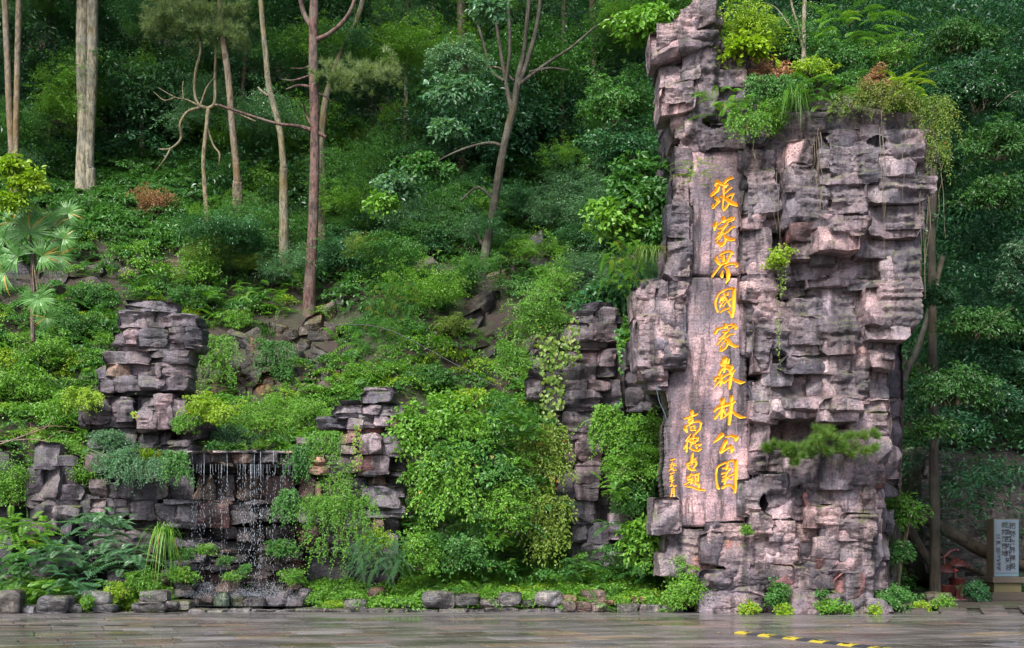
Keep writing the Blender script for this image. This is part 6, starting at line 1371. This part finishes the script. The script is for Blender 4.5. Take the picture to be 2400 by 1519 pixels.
tree('shaded straight trunk right of the pillar', [[(2192, 1400, 13), (2188, 1000, 11), (2184, 600, 9), (2186, 480, 9), (2190, 250, 8)]], 31.5, 'bark_dark', col=(.5, .45, .38, 1))
tree('leaning dark trunk low behind the pillar on the right', [[(2096, 1380, 10), (2104, 1100, 9), (2118, 900, 8), (2150, 820, 7), (2180, 720, 6), (2210, 600, 6)]], 32.0, 'bark_dark')
tree('young pale sapling stem beside the lower right of the pillar', [[(2102, 1400, 6), (2110, 1320, 5), (2124, 1250, 5), (2128, 1210, 4)]], 29.8, 'bark_pale', col=(.6, .6, .5, 1), name='sapling')
tree('sapling with a pale forked trunk on top of the pillar', [[(1884, 130, 5.5), (1884, 60, 5), (1887, -30, 4.5)]], T + .6, 'bark_pale', branches=[[(1880, 110, 3), (1870, 60, 2.5), (1858, 20, 2.5), (1850, -20, 2)], [(1878, 95, 2), (1850, 60, 1.8), (1820, 20, 1.5), (1790, 5, 1)]], name='sapling', col=(1.1, 1.1, 1.1, 1))
# fallen trunks behind the bin
for lab, pts in (('thick fallen trunk slanting down behind the litter bin', [(2150, 1205, 15), (2230, 1250, 14), (2320, 1300, 14), (2410, 1330, 13)]), ('thinner fallen branch below the thick fallen trunk', [(2200, 1290, 7), (2250, 1320, 7), (2310, 1350, 6), (2330, 1390, 5)]), ('dark slanting log at the left of the litter bin', [(2120, 1215, 12), (2160, 1290, 11), (2200, 1340, 10)])):
    V, F = tube_geo([[(*P(x, y, 34.2), r * 34.2 / FPX) for x, y, r in pts]], 10, 6, .15, 3); o = obj('fallen_log', V, [F], M['bark_dark'], color=(.6, .5, .42, 1)); tag(o, lab, 'log', 'fallen logs behind the litter bin')
# bare shrub twigs by the low stump and black cable
V, F = tube_geo([[(*P(x, y, 29.2), r) for x, y, r in p] for p in ([(-10, 1045, .02), (60, 1020, .018), (110, 1000, .012), (125, 975, .006)], [(0, 1035, .015), (80, 1030, .015), (130, 1045, .01), (170, 1080, .006)], [(60, 1020, .012), (100, 1000, .008), (160, 1000, .005)], [(80, 1030, .01), (70, 990, .006)], [(110, 1030, .01), (140, 1010, .006), (175, 1015, .004)])], 5, 5, .1)
tag(obj('dead_branch', V, [F], M['twig'], color=(1.2, 1.1, 1.1, 1)), 'bare grey branch reaching in from the left edge above the low stump', 'dead branch')
V, F = tube_geo([[(*P(760, 760, 31.2), .012), (*P(900, 770, 31.0), .012), (*P(1060, 850, 30.6), .012), (*P(1160, 905, 30.2), .012)]], 5, 8); tag(obj('cable', V, [F], M['ink']), 'thin black cable sagging across the slope in the centre', 'cable')
V, F = tube_geo([[(*P(1538, 905, 26.8), .010), (*P(1545, 940, 26.9), .010), (*P(1560, 975, 27.0), .010), (*P(1562, 1000, 27.1), .008)]], 5, 5); tag(obj('cable', V, [F], M['stele_frame']), 'short grey wire hanging under the bracket of the pillar', 'cable')

# fallen leaves on the paving
for (px, py, lab) in ((2078, 1456, 'largest pale fallen leaf, on the paving right of the pillar base'), (1985, 1468, 'pale fallen leaf between the pillar and the speed bump'), (1680, 1485, 'pinkish fallen leaf left of the speed bump'), (1170, 1450, 'fallen leaf before the low kerb stone in the middle'), (1316, 1450, 'white fallen leaf before the lichen-crusted kerb stone')):
    Y = EYE * FPX / (py - HOR); c = np.array(P(px, py, Y)); c[2] = .012
    rg = np.random.RandomState(px); V, F, Tt = leaves(np.array([c]), np.array([[1, .3, .05]]), np.array([[0, 0, 1.]]), .13, .07, np.array([.5]), 'wide')
    V[:, 2] = .012 + (V[:, 2] - .012) * .5 + .004; tag(obj('fallen_leaf', V, [F], M['fallen'], None, False), lab, 'leaf', 'leaves fallen on the wet paving')

# ------------------------------------------------------------------ uncountable growth: instanced clumps
def clump_obj(nm, G, m):
    me = mesh_from(nm, G[0], [G[1]], False, tint=G[2]); me.materials.append(M[m]); return bpy.data.objects.new(nm, me)
rg = np.random.RandomState(42)
def clump(kind, m, R, L):
    if kind == 'layer':      # tree foliage in flattish sprays
        n_ = 16; C = rg.normal(0, 1, (n_, 3)) * np.array([.45, .45, .32]) * R
        G = sprays(rg, C, rg.normal(0, .3, C.shape) + np.array([0, -.25, 1]), R * .36, 26, L, L * .48, 'leaf', .5)
    elif kind == 'bush':
        n_ = 14; C, nn = dome_points(rg, n_, R * .8, R * .8, R * .5, low=-.1)
        G = sprays(rg, C, unit(nn) * .6 + np.array([0, -.2, .8]), R * .34, 24, L, L * .5, 'leaf', .4)
    elif kind == 'fern': G = g_fern(rg, R * 1.5, R, L * .8, L * .17, 1.5)
    elif kind == 'grass': G = g_grass(rg, R * 1.4, R * 1.1, .02, 60)
    return clump_obj(kind + '_clump', G, m)
def scatter(name, pts, scl, idx, variants, kind='stuff', col=None):
    n_ = len(pts)
    me = bpy.data.meshes.new(name); me.vertices.add(n_); me.vertices.foreach_set('co', np.asarray(pts, np.float32).ravel()); me.update()
    for nm, ty, dat in (('scl', 'FLOAT', scl), ('idx', 'INT', idx)):
        a = me.attributes.new(nm, ty, 'POINT'); a.data.foreach_set('value', np.asarray(dat, np.float32 if ty == 'FLOAT' else np.int32))
    a = me.attributes.new('rot', 'FLOAT_VECTOR', 'POINT'); r = np.stack([rg.normal(0, .15, n_), rg.normal(0, .15, n_), rg.uniform(0, 6.28, n_)], -1); a.data.foreach_set('vector', r.astype(np.float32).ravel())
    o = bpy.data.objects.new(name, me); COL.objects.link(o); tag(o, kind=kind)
    ng = bpy.data.node_groups.new(name, 'GeometryNodeTree')
    ng.interface.new_socket('Geometry', in_out='INPUT', socket_type='NodeSocketGeometry'); ng.interface.new_socket('Geometry', in_out='OUTPUT', socket_type='NodeSocketGeometry')
    gi = ng.nodes.new('NodeGroupInput'); go = ng.nodes.new('NodeGroupOutput')
    jn = ng.nodes.new('GeometryNodeJoinGeometry')
    for v in reversed(variants):
        oi = ng.nodes.new('GeometryNodeObjectInfo'); oi.inputs['Object'].default_value = v; oi.inputs['As Instance'].default_value = True
        ng.links.new(oi.outputs['Geometry'], jn.inputs[0])
    ip = ng.nodes.new('GeometryNodeInstanceOnPoints'); ng.links.new(gi.outputs[0], ip.inputs['Points']); ng.links.new(jn.outputs[0], ip.inputs['Instance'])
    ip.inputs['Pick Instance'].default_value = True
    def attr(nm, dt):
        a = ng.nodes.new('GeometryNodeInputNamedAttribute'); a.data_type = dt; a.inputs['Name'].default_value = nm; return a.outputs['Attribute']
    ng.links.new(attr('idx', 'INT'), ip.inputs['Instance Index']); ng.links.new(attr('scl', 'FLOAT'), ip.inputs['Scale'])
    er = ng.nodes.new('FunctionNodeEulerToRotation'); ng.links.new(attr('rot', 'FLOAT_VECTOR'), er.inputs[0]); ng.links.new(er.outputs[0], ip.inputs['Rotation'])
    ng.links.new(ip.outputs[0], go.inputs[0])
    md = o.modifiers.new('scatter', 'NODES'); md.node_group = ng
    return o

V_low = [clump('bush', 'leaf_bright', .5, .08), clump('bush', 'leaf_bright', .5, .06), clump('bush', 'leaf_mid', .5, .08), clump('fern', 'leaf_bright', .6, .15), clump('fern', 'leaf_mid', .6, .15), clump('grass', 'leaf_bright', .5, .1), clump('bush', 'leaf_mid', .6, .11), clump('bush', 'leaf_lime', .45, .06), clump('grass', 'leaf_mid', .5, .1)]
V_far = [clump('layer', 'leaf_deep', 1.3, .15), clump('layer', 'leaf_deep', 1.3, .12), clump('layer', 'leaf_dark', 1.3, .15), clump('layer', 'leaf_dark', 1.2, .12), clump('layer', 'leaf_mid', 1.2, .13), clump('bush', 'leaf_deep', 1.2, .14), clump('layer', 'leaf_blue', 1.1, .13)]

# slope undergrowth
def to_px(x, y, z): return 1200 + x / y * FPX, HOR - (z - EYE) / y * FPX
n0 = 10500
x = rg.uniform(-24, 30, n0); y = rg.uniform(29.0, 47, n0); z = terr(x, y)
px, py = to_px(x, y, z)
holes = [(470, 760, 770, 900), (700, 700, 800, 810), (0, 625, 230, 700), (1230, 540, 1290, 640), (1050, 640, 1200, 790), (380, 605, 560, 655), (1130, 760, 1260, 850), (965, 605, 1025, 660), (1340, 620, 1440, 710)]
keep = np.ones(n0, bool)
for a, b, c, d in holes: keep &= ~((px > a) & (px < c) & (py > b) & (py < d) & (rg.rand(n0) < .88))
dark = (px > 780) & (px < 1420) & (py > 420) & (py < 760)
keep &= ~(dark & (rg.rand(n0) < .42))
keep &= ~((px > 520) & (px < 720) & (py > 600) & (py < 760) & (rg.rand(n0) < .5))
keep &= ~((x > 5.5) & (rg.rand(n0) < .45)); keep &= ~((x > 8.5) & (y < 36.3))
bright = np.clip((py - 480) / 400, 0, 1) * (~dark) * (px < 1500)
pn = fbm(np.stack([x * .55, y * .55, x * 0], -1), 17, 3) * 3.2 + .5 + rg.normal(0, .12, n0)
A1, A2 = np.array([0, 3, 1, 5, 0, 7, 2, 1, 3]), np.array([2, 4, 6, 8, 2, 6, 4])
idx = np.where(rg.rand(n0) < bright * .85, A1[(np.abs(pn * 9)).astype(int) % 9], A2[(np.abs(pn * 7)).astype(int) % 7])
k = keep; scatter('undergrowth', np.stack([x, y, z + .12], -1)[k], (rg.uniform(.6, 1.3, n0) * np.where(rg.rand(n0) < .15, 1.6, 1))[k], idx[k], V_low)

# planting bed in front of the slope
n1 = 1300
x = rg.uniform(-13.2, 3.6, n1); y = rg.uniform(27.3, 30.6, n1); z = .10 + (y - 27.3) * .22
px, py = to_px(x, y, z)
k = ~((px > 400) & (px < 735) & (y > 27.0)) & ~((px > 180) & (px < 365) & (y > 28.4)) & ~((px > 830) & (px < 940) & (y > 28.6))
idx = rg.choice([0, 0, 1, 1, 3, 7, 5, 0], n1)
scatter('bed_weeds', np.stack([x, y, z], -1)[k], (rg.uniform(.4, .9, n1) * np.where(rg.rand(n1) < .3, 1.5, 1))[k], idx[k], V_low)

# climbers and weeds filling the gaps between the thickets
n4 = 380
qx = rg.uniform(940, 1560, n4); qy = rg.uniform(930, 1400, n4); Y4 = 28.15 + 2.2 * rg.rand(n4)
k = ~((qx > 1285) & (qx < 1425) & (qy < 1300)) & ~((qx < 1000) & (qy < 1060)) & ~((qx > 1420) & (qx < 1500) & (qy > 1180) & (qy < 1280)) & (qy > 930 + np.abs(qx - 1100) * .15)
pts = np.stack([(qx - 1200) / FPX * Y4, Y4, EYE + (HOR - qy) / FPX * Y4], -1)
scatter('climbing_growth', pts[k], rg.uniform(.45, 1.05, n4)[k], rg.choice([0, 1, 2, 6, 2, 0, 4, 3, 0], n4)[k], V_low)
# crowns of small trees on the middle slope and of the wood behind: clumps gathered crown by crown
def crown_points(cs, R0, R1, flat, per, rs):
    """cs (N,3) crown centres -> clump points, scales and the crown each belongs to"""
    P_, S_, I_ = [], [], []
    for k, c in enumerate(cs):
        R_ = rs.uniform(R0, R1); m_ = int(per * rs.uniform(.7, 1.3) * (R_ / R0) ** 1.2)
        d = unit(rs.normal(0, 1, (m_, 3))); d[:, 2] = np.abs(d[:, 2]) * np.where(rs.rand(m_) < .8, 1, -.6)
        P_.append(c + d * (R_ * rs.uniform(.45, 1.05, (m_, 1))) * np.array([1, .8, flat])); S_.append(rs.uniform(.75, 1.25, m_) * R_ / 2.4); I_.append(np.full(m_, k))
    return np.concatenate(P_), np.concatenate(S_), np.concatenate(I_)
V_mid = [clump('layer', 'leaf_blue', 1.0, .12), clump('layer', 'leaf_bright', 1.0, .12), clump('layer', 'leaf_mid', 1.0, .11), clump('layer', 'leaf_dark', 1.0, .13), clump('bush', 'leaf_bright', 1.0, .10), clump('layer', 'vine', 1.0, .10), clump('bush', 'leaf_mid', 1.0, .14)]
rs = np.random.RandomState(12); cs = []
for k in range(260):
    qx, qy = rs.uniform(500, 1570), rs.uniform(330, 720)
    if (qx < 560 and qy < 500) or (695 < qx < 775 and qy > 560) or (880 < qx < 1330 and qy > 600 and rs.rand() < .7): continue
    hx, hy, hz = hit(qx, qy)
    if hy > 47: continue
    if all((hx - a) ** 2 + (hz - c) ** 2 + .3 * (hy - b) ** 2 > 1.25 for a, b, c in cs): cs.append((hx, hy - .3, hz + rs.uniform(.1, 1.9)))
cs = np.array(cs); pts, sc, ii = crown_points(cs, .8, 1.5, .62, 15, rs)
sp = rs.choice([0, 1, 2, 3, 3, 6, 5, 2, 0, 4], len(cs)); px, py = to_px(pts[:, 0], pts[:, 1], pts[:, 2])
k = ~((px > 700) & (px < 760) & (pts[:, 1] < 37) & (py > 440)) & ~((px > 470) & (px < 500) & (py < 560)) & ~((px > 1120) & (px < 1200) & (rs.rand(len(px)) < .6))
scatter('understorey', pts[k], sc[k], sp[ii][k], V_mid)

# the wood behind: canopy clumps in depth up the slope
nc = 420
x = rs.uniform(-34, 42, nc); y = 43 + 36 * rs.rand(nc) ** 1.25
z = terr(x, y) + rs.uniform(0, 1, nc) ** 1.2 * (9 + (y - 43) * .15) + .8
cs = np.stack([x, y, z], -1); pts, sc, ii = crown_points(cs, 1.4, 2.8, .6, 11, rs)
sp = rs.choice([0, 1, 2, 3, 3, 4, 6, 6, 5, 2, 0], nc); px, py = to_px(pts[:, 0], pts[:, 1], pts[:, 2])
k = (py > -900) & ~((pts[:, 1] < 43.5) & (px < 1000) & (py > 60))
scatter('distant_wood', pts[k], sc[k] * 1.15, sp[ii][k], V_far)
na = 110
qx = rs.uniform(-60, 1620, na); qy = rs.uniform(-40, 430, na); Ya = rs.uniform(41.5, 47, na)
cs = np.stack([(qx - 1200) / FPX * Ya, Ya, EYE + (HOR - qy) / FPX * Ya], -1); cs = cs[cs[:, 2] > terr(cs[:, 0], cs[:, 1]) - .5]
pts, sc, ii = crown_points(cs, .9, 1.7, .55, 10, rs); sp = rs.choice([0, 1, 2, 3, 2, 6, 0, 1], len(cs))
scatter('forest_crowns', pts, sc, sp[ii], V_mid)
n2b = 1500
x = rg.uniform(-38, 46, n2b); y = 44 + 40 * rg.rand(n2b) ** 1.3; z = terr(x, y) + rg.uniform(0, 5, n2b)
scatter('forest_floor_growth', np.stack([x, y, z], -1), rg.uniform(.8, 1.5, n2b), rg.choice([0, 1, 0, 5], n2b), V_far)
# unseen crowns added overhead for shade, and the shaded wood at the right
n3 = 1100
x = np.concatenate([rg.uniform(-30, 36, 650), rg.uniform(9.5, 24, 450)]); y = np.concatenate([rg.uniform(36, 50, 650), rg.uniform(31.5, 42, 450)])
z = np.concatenate([rg.uniform(24, 32, 650) + (y[:650] - 36) * .45, rg.uniform(1.5, 22, 450)])
px, py = to_px(x, y, z)
k = np.concatenate([(py[:650] < -40), (px[650:] > 2120) & ~((py[650:] > 1190) & (y[650:] < 36))])
idx = rg.choice([0, 1, 0, 5, 3], n3)
scatter('shade_canopy_and_wood', np.stack([x, y, z], -1)[k], rg.uniform(.9, 1.6, n3)[k], idx[k], V_far)
